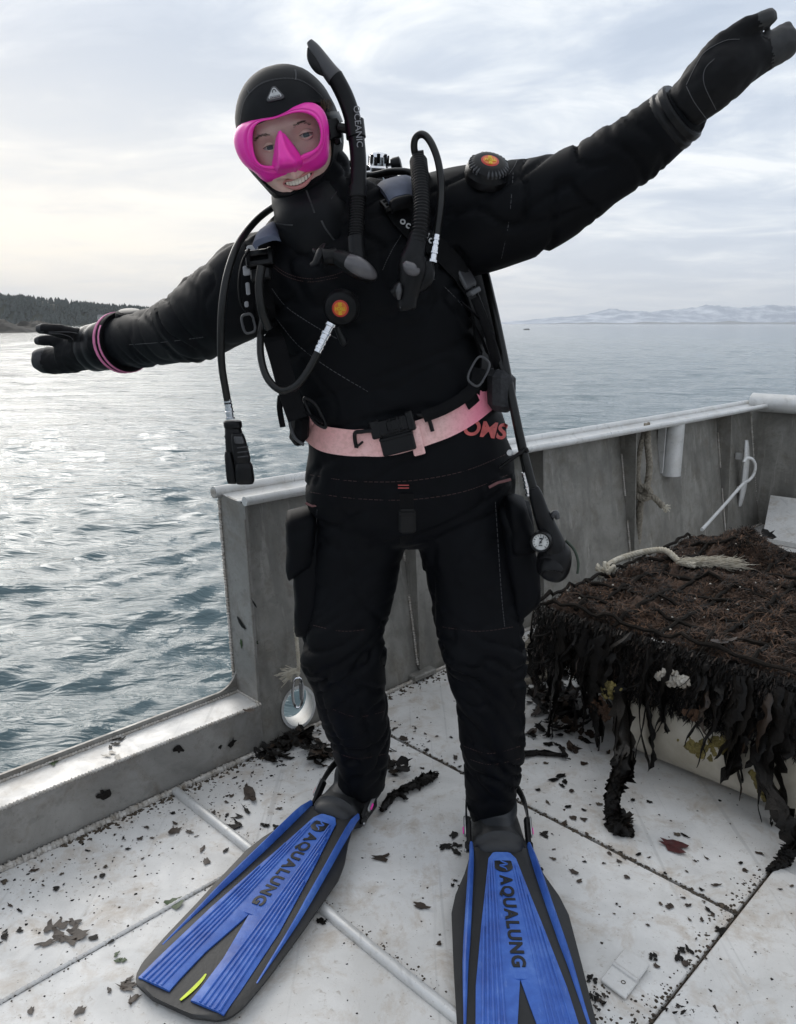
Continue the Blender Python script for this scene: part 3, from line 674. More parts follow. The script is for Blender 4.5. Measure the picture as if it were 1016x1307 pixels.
limb(mb, [(585, 640, 1.74, 62), (597, 690, 1.735, 64), (606, 740, 1.72, 61), (612, 790, 1.70, 56), (617, 830, 1.685, 53), (622, 868, 1.685, 48), (626, 905, 1.69, 44), (629, 945, 1.695, 41), (629, 985, 1.70, 36), (627, 1020, 1.705, 32), (627, 1040, 1.71, 29)])
ball(mb, 420, 838, 1.69, 34); ball(mb, 600, 838, 1.65, 36); ball(mb, 640, 930, 1.70, 30); ball(mb, 468, 935, 1.785, 29); ball(mb, 648, 870, 1.70, 24)
V, Fc = remesh(mb, .0075, 4)
N = vnormals(V, Fc)
D = np.zeros(len(V))
def crease(q, w=.10): return -max(0.0, 1 - abs(q) / w)         # sharp valley where the noise crosses zero
def nse(x, y, z): return noise.noise(Vector((x, y, z)))
for i, (p, nn) in enumerate(zip(V, N)):
    x, y, z = p
    arm = max(sstep(.30, .42, x) if z > 1.2 else 0, sstep(-.33, -.44, x))
    if arm > 0.02:                                   # folds run across the sleeves, pulled towards the armpits
        wx = x + .05 * nse(x * 4, y * 4, z * 4); q = nse(wx * 9 + z * 9, y * 3, z * 4 - x * 2); q2 = nse(x * 26 + z * 14, y * 9 + 4, z * 12); cuffk = 1 - .7 * sstep(-.60, -.72, x) * (x < 0)
        D[i] += arm * cuffk * (.008 * q + .0065 * crease(q2, .18) * (.3 + max(q * 2, 0)) + .005 * crease(q, .12) + .003)
    leg = 1 - sstep(.66, .80, z)
    if leg > 0.02:                                   # slanting slack folds, deepest at the knee and above the boot
        s_ = 1 if x > .06 else -1; zz_ = z + s_ * (x - .06 - .17 * s_) * .45 + .03 * nse(x * 5, y * 5, z * 5)
        q = nse(x * 4 + 9 * s_, y * 4, zz_ * 11); q2 = nse(x * 10, y * 10 + 7, zz_ * 26 + s_ * 3); k = .35 + .9 * math.exp(-((z - .47) / .10) ** 2) + .9 * math.exp(-((z - .20) / .06) ** 2)
        D[i] += leg * (k * (.010 * q + .009 * crease(q2, .17) + .003) + .006 * crease(nse(x * 9 + z * 3, y * 5, z * 2.5), .10))
    tor = sstep(.66, .80, z) * (1 - arm)
    if tor > .02:
        sx_ = x - .02; q = nse(x * 5 - z * 4, y * 4, z * 5 + x * 5); q2 = nse(x * 9 + z * 11, y * 6, z * 7 - x * 9); up_ = sstep(1.15, 1.40, z)
        D[i] += tor * (.008 * q + .008 * crease(q2, .11) * (.5 + .8 * up_) + .006 * crease(nse(sx_ * 6 - z * 12, y * 4, z * 4), .10) + .003)
hip = P(622, 548, 1.61); D *= 1 - .92 * np.exp(-(np.linalg.norm(V - hip, axis=1) / .095) ** 4)      # cloth lies flat under the hip print
V = V + N * D[:, None]
mbb = MB(); mbb.v = [tuple(p) for p in V]; mbb.f = Fc; mbb.m = [0] * len(Fc)
body = link('body', mbb, MAT['suit'], person, auto=0)
bvh = BVHTree.FromPolygons([Vector(p) for p in V], Fc)
def surf(px, py, off=0.0, Yd=1.58):
    d = Vector(ray(px, py)).normalized(); h = bvh.ray_cast(Vector(CAM), d)
    if h[0] is None or h[0].y > 2.4: return P(px, py, Yd), np.array(-d)
    nn = np.array(h[1]); nn = nn if nn @ np.array(d) < 0 else -nn
    return np.array(h[0]) + nn * off, nn
def surfs(pts, off, sub=5):
    sp = spline([np.array((x, y, 0.0)) for x, y in pts], sub); A = [surf(q[0], q[1], off) for q in sp]
    Pn = np.array([a[0] for a in A]); Nn = np.array([a[1] for a in A])
    for _ in range(3):                               # ease out small kinks
        Pn[1:-1] = Pn[1:-1] * .5 + (Pn[:-2] + Pn[2:]) * .25; Nn[1:-1] = Nn[1:-1] * .5 + (Nn[:-2] + Nn[2:]) * .25
    return list(Pn), list(Nn)
def stitch(name, pts, mat, r=.0007, off=.0006, parent=None, dash=True):
    p, _ = surfs(pts, off, 10); mb = MB()
    if dash:
        L = 0
        for a, b in zip(p[:-1], p[1:]):
            k = max(int(np.linalg.norm(b - a) / .006), 1)
            for i in range(k):
                mb.tube([a + (b - a) * (i + .12) / k, a + (b - a) * (i + .82) / k], r, 5)
    else: mb.tube(p, r, 6)
    return link(name, mb, mat, parent or person)

for pts in ([(348, 337), (368, 350), (398, 356), (430, 350), (450, 340)], [(349, 341), (368, 354), (398, 360), (431, 354)], [(396, 606), (450, 614), (520, 614), (590, 602), (645, 580)],
            [(396, 628), (450, 636), (520, 638), (590, 628), (648, 606)], [(425, 905), (455, 915), (490, 908)], [(425, 958), (455, 968), (492, 962)], [(592, 952), (625, 962), (664, 952)],
            [(593, 966), (625, 976), (664, 968)], [(565, 800), (610, 806), (655, 800)], [(400, 798), (440, 806), (485, 800)]):
    stitch('stitching', pts, MAT['redstitch'])
for pts in ([(347, 368), (366, 392), (400, 415), (430, 432)], [(352, 405), (380, 440), (420, 470), (470, 500)], [(520, 340), (560, 360), (590, 390)], [(632, 640), (636, 700), (640, 760), (644, 800)],
            [(512, 300), (500, 320), (488, 345)], [(165, 440), (215, 436), (260, 430)], [(640, 235), (655, 215), (660, 205)], [(405, 650), (402, 720), (398, 790)], [(640, 330), (650, 280), (655, 220)]):
    stitch('stitching', pts, MAT['stitch'], r=.0006)
for yy in (619, 623):
    p, _ = surfs([(508, yy), (522, yy)], .001); link('stitching', MB().tube(p, .0011, 6), MAT['print_red'], person)

# ------------------------------------------------------------------ head: face, hood
HC = P(372, 180, 1.645)
HF = unit((-.14, -.965, -.17)); hu = np.array((-.20, 0, .98)); HU_ = unit(hu - HF * (hu @ HF)); HR_ = np.cross(HU_, HF)
def HP(a, b, c): return HC + HR_ * a + HU_ * b + HF * c
def HPX(px, py, c):                                  # photo pixel carried onto the head plane at depth c in front of its centre
    r = ray(px, py); o_ = HC + HF * c; t = ((o_ - CAM) @ HF) / (r @ HF); return CAM + r * t
def loc(p): d = np.asarray(p) - HC; return np.array((d @ HR_, d @ HU_, d @ HF))
def head_r(d, g=1.0):
    a, b, c = d
    aR = .100 * (1 - .20 * sstep(.1, .95, -b)); aU = .131 if b > 0 else .136; aF = .104 if c > 0 else .118
    e_ = 2.0 + .22 * sstep(0, .6, b)
    return g * (abs(a / aR) ** e_ + abs(b / aU) ** e_ + abs(c / aF) ** e_) ** (-1 / e_)
def z2(x, y): return 270 + x / 3.0788, 30 + y / 3.0788
op = [(487, 470), (480, 560), (420, 618), (350, 656), (290, 675), (248, 668), (212, 640), (175, 590), (120, 480), (130, 420), (190, 385), (300, 345), (385, 312), (445, 312), (472, 380)]
def skin_pt(q, g=1.0):                               # photo pixel -> direction whose point on the head lands there
    c = .085
    for _ in range(12):
        d = unit(loc(HPX(*z2(*q), c))); c = .5 * c + .5 * d[2] * head_r(d, g)
    return d * head_r(d, g)
opl = [skin_pt(q) for q in op]; opl = [unit(q) for q in spline(opl, 6, loop=True)]
NT = 72
ang = np.array([math.atan2(q[1], q[0]) for q in opl]); alp = np.array([math.acos(q[2]) for q in opl]); idx = np.argsort(ang)
th_ = np.linspace(-math.pi, math.pi, NT, endpoint=False)
aop = np.interp(th_, np.concatenate([ang[idx] - 2 * math.pi, ang[idx], ang[idx] + 2 * math.pi]), np.concatenate([alp[idx]] * 3))
def sdir(t, a): return np.array((math.sin(a) * math.cos(t), math.sin(a) * math.sin(t), math.cos(a)))
rings = []
for k in range(26):
    f = k / 25; rings.append([HP(*(sdir(t, a0 + (math.pi - a0) * min(f, .999)) * head_r(sdir(t, a0 + (math.pi - a0) * f), 1.0 + (.012 * fbm(t * 1.5, f * 4)) * (f > .1)))) for t, a0 in zip(th_, aop)])
lip1 = [HP(*(sdir(t, a0 * .995) * head_r(sdir(t, a0), 1.012))) for t, a0 in zip(th_, aop)]
lip2 = [HP(*(sdir(t, a0 * .985) * head_r(sdir(t, a0), .90))) for t, a0 in zip(th_, aop)]
hood = link('hood', MB().loft([lip2, lip1] + rings[1:]), MAT['neo'], person, auto=60)
mb = MB()
nk = [((352, 236), (441, 206), 1.690, .060), ((347, 252), (443, 228), 1.680, .075), ((348, 266), (444, 246), 1.666, .086), ((350, 271), (446, 253), 1.662, .086), ((351, 277), (449, 262), 1.660, .098),
      ((351, 295), (458, 280), 1.665, .102), ((356, 312), (462, 298), 1.67, .104), ((366, 326), (455, 314), 1.67, .100), ((385, 338), (440, 328), 1.67, .085)]
mb.loft([ring2(*t, n=48, p=2.1) for t in nk]); hneck = link('hood_collar', mb, MAT['neo'], person, auto=0)
hb2 = MB(); hb2.v = [tuple(v.co + Vector(person.location)) for v in hood.data.vertices]; o_ = len(hb2.v)
hb2.v += [tuple(v.co + Vector(person.location)) for v in hneck.data.vertices]
hbv = BVHTree.FromPolygons([Vector(v) for v in hb2.v], [tuple(p.vertices) for p in hood.data.polygons] + [tuple(i + o_ for i in p.vertices) for p in hneck.data.polygons])
def hsurf(px, py, off=.001):
    d = Vector(ray(px, py)).normalized(); h = hbv.ray_cast(Vector(CAM), d)
    if h[0] is None: return P(px, py, 1.6), np.array(-d)
    nn = np.array(h[1]); nn = nn if nn @ np.array(d) < 0 else -nn
    return np.array(h[0]) + nn * off, nn
def hstitch(pts, parent, w=.0032):                   # zig-zag flatlock seam
    q = spline([np.array((*z2(*p), 0)) for p in pts], 14); A = [hsurf(p[0], p[1], .0008) for p in q]; mb = MB(); P0 = [a[0] for a in A]
    for i in range(len(P0) - 1):
        T = unit(P0[i + 1] - P0[i]); B = np.cross(T, A[i][1]); L = np.linalg.norm(P0[i + 1] - P0[i]); k = max(int(L / .0026), 1)
        for j in range(k):
            a = P0[i] + T * L * j / k; mb.tube([a + B * w / 2, a + T * L * .5 / k - B * w / 2], .00045, 4)
    return link('seam', mb, MAT['stitch'], parent)
hstitch([(113, 385), (125, 320), (150, 275), (200, 235), (270, 218), (340, 222), (400, 255), (450, 310)], hood)
hstitch([(330, 222), (331, 200), (328, 183)], hood); hstitch([(150, 275), (140, 262)], hood)
hstitch([(372, 655), (385, 690), (405, 745)], hneck); hstitch([(432, 775), (450, 810), (485, 855)], hneck); hstitch([(255, 785), (290, 790), (320, 792)], hneck, .002)
hstitch([(470, 690), (500, 645), (515, 590)], hneck, .0018)
# triangular hood badge
bc, bn = hsurf(*z2(250, 282), .001); bx = unit(HR_ - bn * (HR_ @ bn)); by = np.cross(bn, bx)
def tri(mb, c, s, h0, h1, rnd_=.28):
    pts = []
    for k in range(3):
        a = math.pi / 2 + k * 2 * math.pi / 3; v = np.array((math.cos(a), math.sin(a)))
        for d in np.linspace(-.7, .7, 5): pts.append(v * (1 - rnd_) + rnd_ * np.array((math.cos(a + d * 1.4), math.sin(a + d * 1.4))))
    def at(p, h): return c + bx * p[0] * s * 1.15 + by * p[1] * s + bn * h
    mb.loft([[at(p, h0) for p in pts], [at(p, h1) for p in pts], [at(p * .9, h1 + .0006) for p in pts]])
def badge_text(txt, size, mat, parent, c, X, Yv, Nn, name='lettering', thick=.0006, offset=0.0, spacing=1.0):
    cu = bpy.data.curves.new('t', 'FONT'); cu.body = txt; cu.size = size; cu.align_x = 'CENTER'; cu.align_y = 'CENTER'; cu.extrude = thick; cu.offset = offset; cu.space_character = spacing; cu.resolution_u = 4
    to = bpy.data.objects.new('t', cu); COL.objects.link(to)
    dg = bpy.context.evaluated_depsgraph_get(); m2 = to.evaluated_get(dg).to_mesh()
    mb = MB(); mb.add([np.asarray(c) + X * v.co.x + Yv * v.co.y + Nn * (v.co.z + thick) for v in m2.vertices], [tuple(p.vertices) for p in m2.polygons])
    to.evaluated_get(dg).to_mesh_clear(); bpy.data.objects.remove(to); bpy.data.curves.remove(cu)
    return link(name, mb, mat, parent, smooth=False)
mb = MB(); tri(mb, bc, .0155, -.004, .001); link('badge', mb, MAT['greyplastic'], hood, smooth=False)
mb = MB(); tri(mb, bc + by * .0005 + bn * .0016, .0115, 0, .0006); link('badge', mb, MAT['print_w'], hood, smooth=False)
mb = MB(); mb.tube([bc + bx * .0032 * math.cos(a) + by * (.0035 + .0055 * math.sin(a)) + bn * .003 for a in np.linspace(0, math.pi, 9)], .0009, 6); mb.box(bc - by * .0045 + bn * .0027, bx * .0095, by * .002, bn * .0003)
link('badge', mb, MAT['greyplastic'], hood, smooth=False)
badge_text('WATERPROOF', .0036, MAT['print_w'], hood, bc - by * .0045 + bn * .003, bx, by, bn, thick=.0002)

# face
fe = [skin_pt((222, 487), .9), skin_pt((366, 437), .9)]         # eyes
mouth = [skin_pt(q, .945) for q in ((276, 636), (300, 640), (345, 622), (385, 602), (408, 588))]
mc = mouth[2]; mdir = unit(mouth[4] - mouth[0]); mup = unit(np.array((-mdir[1], mdir[0], 0)))
def face_r(d):
    r = head_r(d, .945); a, b = d[0] * r, d[1] * r
    for e_ in fe: r -= .012 * math.exp(-(((a - e_[0]) / .020) ** 2 + ((b - e_[1]) / .013) ** 2))
    for s, e_ in zip((-1, 1), fe):
        r += .007 * math.exp(-(((a - e_[0] - s * .004) / .022) ** 2 + ((b - e_[1] + .042) / .020) ** 2))
        r += .005 * math.exp(-(((a - e_[0]) / .024) ** 2 + ((b - e_[1] - .020) / .009) ** 2))
    nb = (fe[0] + fe[1]) / 2
    r += .016 * math.exp(-(((a - nb[0]) / .009) ** 2)) * sstep(.012, -.03, b - nb[1]) * sstep(-.07, -.05, b - nb[1])
    q = np.array((a, b, 0)) - mc; u, v = q[:2] @ mdir[:2], q[:2] @ mup[:2]
    v2 = v - u * u * 7.0
    r += .006 * math.exp(-((u / .032) ** 2 + (v / .022) ** 2)) - .016 * math.exp(-(abs(u / .0300) ** 4 + (v2 / .0095) ** 4))
    r += .006 * math.exp(-((u / .018) ** 2 + ((v + .030) / .012) ** 2))
    for s in (-1, 1): r -= .003 * math.exp(-(((u - s * .031) / .004) ** 2 + ((v - .008) / .016) ** 2))
    return r
rings = []
NF = 60
for k in range(NF + 1):
    f = .004 + .996 * k / NF; rings.append([HP(*(sdir(t, a0 * 1.06 * f) * face_r(sdir(t, a0 * 1.06 * f)))) for t, a0 in zip(th_, aop)])
face = link('face', MB().loft(rings), MAT['skin'], person, auto=0)
# mouth: teeth and lips
def mpt(u, v, c): q = mc + mdir * u + mup * (v + u * u * 7.0); return HP(q[0], q[1], c)
def mdepth(u, v):
    q = mc + mdir * u + mup * (v + u * u * 9.0); k = head_r(unit((q[0], q[1], .08)), .945); aF = .104 * .945
    return .104 * .945 * math.sqrt(max(1 - (q[0] / .09) ** 2 - (q[1] / .135) ** 2, .05))
c0 = max(mdepth(0, 0), .05)
mb = MB(); mb.loft([[mpt(.030 * math.cos(a) * s, .0098 * math.sin(a) * s, c0 - .0015 - u_) for a in np.linspace(0, 2 * math.pi, 24, endpoint=False)] for s, u_ in ((1, .003), (.6, .004), (.1, .004))])
link('mouth', mb, MAT['mouth'], face)
for i in range(8):
    u = -.0224 + i * .0064; w = .0031 if 1 < i < 6 else .0028; h = .0060 - abs(i - 3.5) * .0005
    mb = MB().box(mpt(u, .0012, c0 + .0025 - abs(u) ** 2 * 9), (mpt(u + w, 0, 0) - mpt(u, 0, 0)), HU_ * h, HF * .0016, bev=.0012); link('tooth', mb, MAT['tooth'], face)
for nm, v0, rr_ in (('upper_lip', .0082, .0031), ('lower_lip', -.0092, .0040)):
    pts = []; rad = []
    for t in np.linspace(-1, 1, 19):
        u = t * .0335; v = v0 * (1 - abs(t) ** 2.4) + (0.0006 * math.cos(t * 9) if v0 > 0 else 0); pts.append(mpt(u, v, c0 + .0042 - .010 * t * t)); rad.append(rr_ * (1 - .75 * abs(t) ** 2.2))
    link(nm, MB().tube(pts, rad, 10), MAT['lip'], face)
# eyes, lids, brows
for s, e_ in zip((-1, 1), fe):
    de = face_r(unit((e_[0], e_[1], .085))) * unit((e_[0], e_[1], .085))[2]
    ec = HP(e_[0], e_[1], de - .0065)
    gaze = unit(CAM - ec); gx = unit(np.cross(HU_, gaze)); gy = np.cross(gaze, gx)
    prof = [(math.sin(t) * .0128, math.cos(t) * .0128) for t in np.linspace(.02, math.pi - .02, 16)]
    mb = MB().disc_stack(ec, gaze, prof[::-1], 20); eye = link('eye', mb, MAT['eyewhite'], face)
    link('iris', MB().disc_stack(ec, gaze, [(.0060, .0116), (.0054, .0127), (.001, .0132)], 18), MAT['iris'], face)
    for nm, v0, v1 in (('upper_lid', .0100, .0034), ('lower_lid', -.0085, -.0038)):
        mb = MB(); rings = []
        for v, k in ((v0, .0128), ((v0 + v1) / 2, .0144), (v1, .0141), (v1, .0130)):
            ring = []
            for t in np.linspace(-1, 1, 13):
                x = t * .0135; y = v * (1 - .72 * t * t); ring.append(ec + gx * x + gy * y + gaze * math.sqrt(max(k * k - x * x * .62 - y * y * .6, 1e-6)))
            rings.append(ring)
        mb.loft(rings, cap=False, closed=False); link(nm, mb, MAT['skin'], face, auto=0)
    mb = MB(); mb.tube([ec + gx * t * .0128 + gy * (.0034 * (1 - .72 * t * t) + .0003) + gaze * math.sqrt(max(.0144 ** 2 - (t * .0128) ** 2 * .62, 1e-6)) for t in np.linspace(-1, 1, 11)], .0007, 5); link('eyelashes', mb, MAT['hair'], face)
    mb = MB()
    for k in range(46):
        t = rd.uniform(-1, 1); q = HP(e_[0] + t * .017, e_[1] + .0195 - .0045 * t * t + rd.gauss(0, .0008), 0); q = HP(*(loc(q)[:2]), 0)
        l_ = loc(q); dd = unit((l_[0], l_[1], .085)); q = HP(*(dd * (face_r(dd) + .0004))); mb.tube([q, q + HR_ * s * .005 + HU_ * .0012 * (1 - abs(t)) + HF * .0006], [.0004, .0002], 3)
    link('eyebrow', mb, MAT['hair'], face)
mb = MB()                                            # hair slipping out beside the mask
for k in range(46):
    x0, y0 = rd.uniform(425, 462), rd.uniform(296, 325); a = hsurf(*z2(x0, y0), .002)[0]; b_ = hsurf(*z2(x0 + rd.uniform(5, 16), y0 + rd.uniform(18, 42)), .0035)[0]
    mb.tube([a, (a + b_) / 2 + HF * .002, b_], [.0005, .0005, .0003], 4)
link('hair', mb, MAT['hair'], person)

# ------------------------------------------------------------------ gloves, cuffs, boots, pockets (clothing)
def glove(dig, voxel=.0042):
    mb = MB()
    for d in dig: limb(mb, d, 14, 5)
    V, Fc = remesh(mb, voxel, 3); N = vnormals(V, Fc)
    V = V + N * np.array([[.0022 * fbm(p[0] * 40, p[1] * 40, p[2] * 40, 3)] for p in V])
    tips = [P(*d[-1][:3]) for d in dig[1:]]; o = MB(); o.v = [tuple(p) for p in V]; o.f = Fc; o.m = [1 if min(np.linalg.norm(V[f[0]] - t) / d[-1][3] for t, d in zip(tips, dig[1:])) < .0042 else 0 for f in Fc]; return o, BVHTree.FromPolygons([Vector(p) for p in V], Fc)
def gline(bv, pts, parent, mat, r=.0009):
    q = spline([np.array((x, y, 0.0)) for x, y in pts], 10); A = []
    for p in q:
        d = Vector(ray(p[0], p[1])).normalized(); h = bv.ray_cast(Vector(CAM), d)
        if h[0] is not None: A.append(np.array(h[0]) - np.array(d) * .0008)
    if len(A) > 3: link('seam', MB().tube(A, r, 5), mat, parent)
g1, bv1 = glove([[(128, 444, 2.08, 26), (112, 446, 2.095, 26), (96, 449, 2.11, 24), (82, 452, 2.12, 20)],
                 [(96, 456, 2.11, 20), (76, 459.5, 2.13, 17.5), (58, 460, 2.14, 17), (46, 459, 2.145, 12.5)],
                 [(96, 440, 2.10, 10), (72, 435, 2.09, 7.2), (54, 434.5, 2.085, 6.8), (44, 435.5, 2.085, 5)],
                 [(116, 434, 2.09, 13), (94, 427, 2.06, 9.5), (72, 421.5, 2.03, 8), (56, 420, 2.02, 7.2), (47, 420.5, 2.02, 5.5)]])
glv = link('glove', g1, [MAT['glove'], MAT['grip']], person, auto=0)
gline(bv1, [(54, 427), (75, 426), (92, 432), (97, 448), (106, 465), (110, 472)], glv, MAT['stitch']); gline(bv1, [(62, 424), (90, 424), (108, 428)], glv, MAT['stitch']); gline(bv1, [(110, 428), (104, 445), (110, 460), (116, 470)], glv, MAT['stitch'])
g2, bv2 = glove([[(872, 140, 1.475, 29), (892, 120, 1.46, 33), (915, 98, 1.45, 37), (940, 80, 1.45, 34), (965, 63, 1.45, 27)],
                 [(930, 88, 1.45, 33), (958, 74, 1.45, 26), (985, 62, 1.45, 22.5), (1004, 53, 1.45, 20), (1013, 49, 1.45, 14)],
                 [(905, 92, 1.445, 26), (922, 62, 1.44, 19), (945, 41, 1.43, 13.5), (965, 29, 1.42, 12), (983, 21, 1.42, 11), (990, 18, 1.42, 8)],
                 [(940, 75, 1.45, 22), (965, 59, 1.445, 12), (987, 47, 1.445, 9.5), (1003, 38, 1.445, 9), (1011, 34, 1.445, 7)]])
grv = link('glove', g2, [MAT['glove'], MAT['grip']], person, auto=0)
gline(bv2, [(876, 108), (888, 84), (900, 66), (925, 52), (944, 50)], grv, MAT['stitch'], .0006); gline(bv2, [(912, 75), (900, 88), (899, 108), (914, 140)], grv, MAT['stitch'], .0006); gline(bv2, [(876, 110), (886, 130), (902, 152)], grv, MAT['stitch'], .0006)
def cuff(c0, c1, rpx, mat, name='cuff_ring', n=2, parent=person):
    a, b_ = P(*c0), P(*c1); ax = unit(b_ - a); r = rpx * M_(*c0); L = np.linalg.norm(b_ - a)
    prof = [(r * .8, 0), (r * .98, 0), (r * 1.02, L * .15), (r * 1.02, L * .35), (r * .97, L * .45), (r * .97, L * .55), (r * 1.01, L * .65), (r * 1.0, L * .9), (r * .94, L), (r * .7, L)]
    return link(name, MB().disc_stack(a, ax, prof, 28), mat, parent, auto=30)
cuff((138, 441, 2.06), (117, 445, 2.095), 30, MAT['rubber']); cuff((850, 160, 1.50), (873, 140, 1.478), 38.5, MAT['rubber'])
def band(name, c, ax, rpx, w, mat, th=.003, parent=person):
    p = P(*c); r = rpx * M_(*c)
    return link(name, MB().disc_stack(p, ax, [(r * .9, -w / 2), (r + th * .5, -w / 2), (r + th, -w * .4), (r + th, w * .4), (r + th * .5, w / 2), (r * .9, w / 2)], 32), mat, parent, auto=30)
axl = unit(P(128, 443, 2.08) - P(175, 434, 1.98))
wb = band('wrist_strap', (158, 437, 2.025), axl, 36.6, .030, MAT['web'])
band('pink_stripe', (160.5, 437, 2.02), axl, 37.0, .0085, MAT['pinkband'], .0030, wb); band('pink_stripe', (154.5, 437.5, 2.03), axl, 37.0, .0085, MAT['pinkband'], .0032, wb)
# dive computer on the wrist
cc = P(166, 402, 2.0); zz = unit((0.05, -.35, 1)); xx = unit(np.cross((0, 1, 0), zz)); yy = np.cross(zz, xx)
comp = thing('dive_computer', cc, 'small black dive computer strapped above the pink striped wrist', 'dive computer')
link('case', MB().disc_stack(cc, zz, [(.020, -.014), (.034, -.012), (.036, .000), (.033, .007), (.028, .009)], 24, squash=.85), MAT['suit'], comp, auto=30)
link('screen', MB().disc_stack(cc + zz * .009, zz, [(.026, 0), (.026, .001), (.020, .0025), (.004, .003)], 24, squash=.85), MAT['rubber'], comp)

def pillow(name, corners, Y, b, mat, parent, seed=0):    # stuffed pocket: px outline (TL TR BR BL), bulging to both sides
    TL, TR, BR, BL = [P(x, y, Y) for x, y in corners]; rings = []
    for k, f in enumerate(np.linspace(0, 1, 14)):
        L, Rr = TL + (BL - TL) * f, TR + (BR - TR) * f; c, A = (L + Rr) / 2, (Rr - L) / 2; e = (1 - abs(2 * f - 1) ** 5) ** .5 + .12; ring = []
        for a in np.linspace(0, 2 * math.pi, 24, endpoint=False):
            ca, sa = math.cos(a), math.sin(a); w = 1 + .10 * fbm(f * 5 + seed, ca * 1.5, sa * 1.5)
            ring.append(c + A * math.copysign(abs(ca) ** .55, ca) * w + np.array((0, b * e, 0)) * math.copysign(abs(sa) ** .7, sa) * w)
        rings.append(ring)
    return link(name, MB().loft(rings), mat, parent, auto=0)
pk = pillow('thigh_pocket', [(374, 655), (418, 645), (412, 815), (378, 812)], 1.735, .055, MAT['suit'], person, 1)
pillow('pocket_flap', [(366, 652), (408, 642), (408, 715), (368, 742)], 1.725, .058, MAT['suit'], pk, 2)
pk = pillow('thigh_pocket', [(628, 628), (676, 640), (690, 765), (652, 802)], 1.70, .065, MAT['suit'], person, 3)
pillow('pocket_flap', [(640, 625), (668, 634), (686, 700), (645, 712)], 1.69, .066, MAT['suit'], pk, 4)
link('pocket_binding', MB().tube([P(x, y, 1.615) for x, y in ((624, 622), (636, 616), (652, 612))], .006, 8, flat=.5), plain('dull pink binding', (.22, .10, .10), .8, scale=60), person)
link('pocket_binding', MB().tube([P(x, y, 1.655) for x, y in ((390, 642), (398, 646), (408, 645))], .005, 8, flat=.5), bpy.data.materials['dull pink binding'], person)

# printed letters on the hip, partly under the belt
def suit_text(txt, px, py, ux, uy, vx, vy, size, mat, parent, off=.0015):   # flat print following the cloth
    cu = bpy.data.curves.new('t', 'FONT'); cu.body = txt; cu.size = 1; cu.align_x = 'CENTER'; cu.align_y = 'CENTER'; cu.offset = .03; cu.resolution_u = 6
    to = bpy.data.objects.new('t', cu); COL.objects.link(to); dg = bpy.context.evaluated_depsgraph_get(); m2 = to.evaluated_get(dg).to_mesh()
    bm = bmesh.new(); bm.from_mesh(m2); to.evaluated_get(dg).to_mesh_clear(); bpy.data.objects.remove(to); bpy.data.curves.remove(cu)
    bmesh.ops.triangulate(bm, faces=bm.faces); bmesh.ops.subdivide_edges(bm, edges=bm.edges, cuts=2, use_grid_fill=False)
    bm.verts.ensure_lookup_table(); mb = MB(); sx_, sy_ = [], []        # smooth patch fitted through the cloth under the print
    for gx_ in np.linspace(-1.1, 1.1, 9):
        for gy_ in np.linspace(-.6, .6, 5):
            x_, y_ = px + (gx_ * ux + gy_ * vx) * size, py + (gx_ * uy + gy_ * vy) * size; h_ = surf(x_, y_, 0, 99)[0]
            if h_[1] < 2.2: sx_.append((1, gx_, gy_, gx_ * gx_, gx_ * gy_, gy_ * gy_)); sy_.append(h_[1])
    co_ = np.linalg.lstsq(np.array(sx_), np.array(sy_), rcond=None)[0]; of_ = max(0, max(np.array(sx_) @ co_ - np.array(sy_))) * .35
    def at_(a, b_):
        x_, y_ = px + (a * ux + b_ * vx) * size, py + (a * uy + b_ * vy) * size; h_ = surf(x_, y_, 0, 99)[0][1]
        return P(x_, y_, (h_ if h_ < 2.2 else float(np.dot((1, a, b_, a * a, a * b_, b_ * b_), co_))) - .0028)
    mb.add([at_(v.co.x, v.co.y) for v in bm.verts], [tuple(v.index for v in f.verts) for f in bm.faces]); bm.free()
    return link('lettering', mb, mat, parent, smooth=False)
suit_text('OMS', 619, 549, 1.0, .12, .25, -1.0, 27, MAT['print_red'], person)

# drysuit valves
def valve(name, c, ax, r, parent, exhaust=False):
    ax = unit(ax); pc_ = np.asarray(c)
    base = link(name, MB().disc_stack(pc_, ax, [(r * .95, -.012), (r, -.004), (r, .004), (r * .9, .010), (r * .86, .018 if exhaust else .013), (r * .70, .024 if exhaust else .016), (r * .5, .026 if exhaust else .017)], 36), MAT['rubber'], parent, auto=30)
    X = unit(np.array((1.0, 0, 0)) - ax * ax[0]); Yv = np.cross(ax, X); mb = MB()
    if exhaust:
        for k in range(30):
            a = 2 * math.pi * k / 30
            if k % 10 in (0, 1): continue
            d = X * math.cos(a) + Yv * math.sin(a); t = np.cross(ax, d)
            mb.box(pc_ + d * r * .78 + ax * .0185, d * r * .13 + ax * -.003, t * r * .04, ax * .0035, bev=.001)
        link('ridges', mb, MAT['greyplastic'], base, smooth=False)
    h = .0275 if exhaust else .019
    rb = r * (.37 if exhaust else .43)
    link('badge_rim', MB().disc_stack(pc_ + ax * (h - .003), ax, [(rb * 1.06, -.002), (rb * 1.06, .0015), (rb, .002)], 32), MAT['red'], base)
    link('badge_face', MB().disc_stack(pc_ + ax * (h - .001), ax, [(rb * .84, 0), (rb * .84, .0008), (rb * .5, .001)], 32), MAT['orange'], base)
    sz = rb * .62
    for txt, dy in (('SI', .52), ('TECH', -.0), ('SI', -.52)):
        badge_text(txt, sz * (1 if len(txt) < 3 else .82), MAT['yellow'], base, pc_ + ax * (h + .0002) - Yv * dy * rb, -X, -Yv, ax, thick=.0004, offset=rb * .028)
    return base
vc, vn = surf(437, 392, .004); vn = unit(vn * .5 + unit(CAM - vc) * .7); valve('inflation_valve', vc, vn, .035, person)
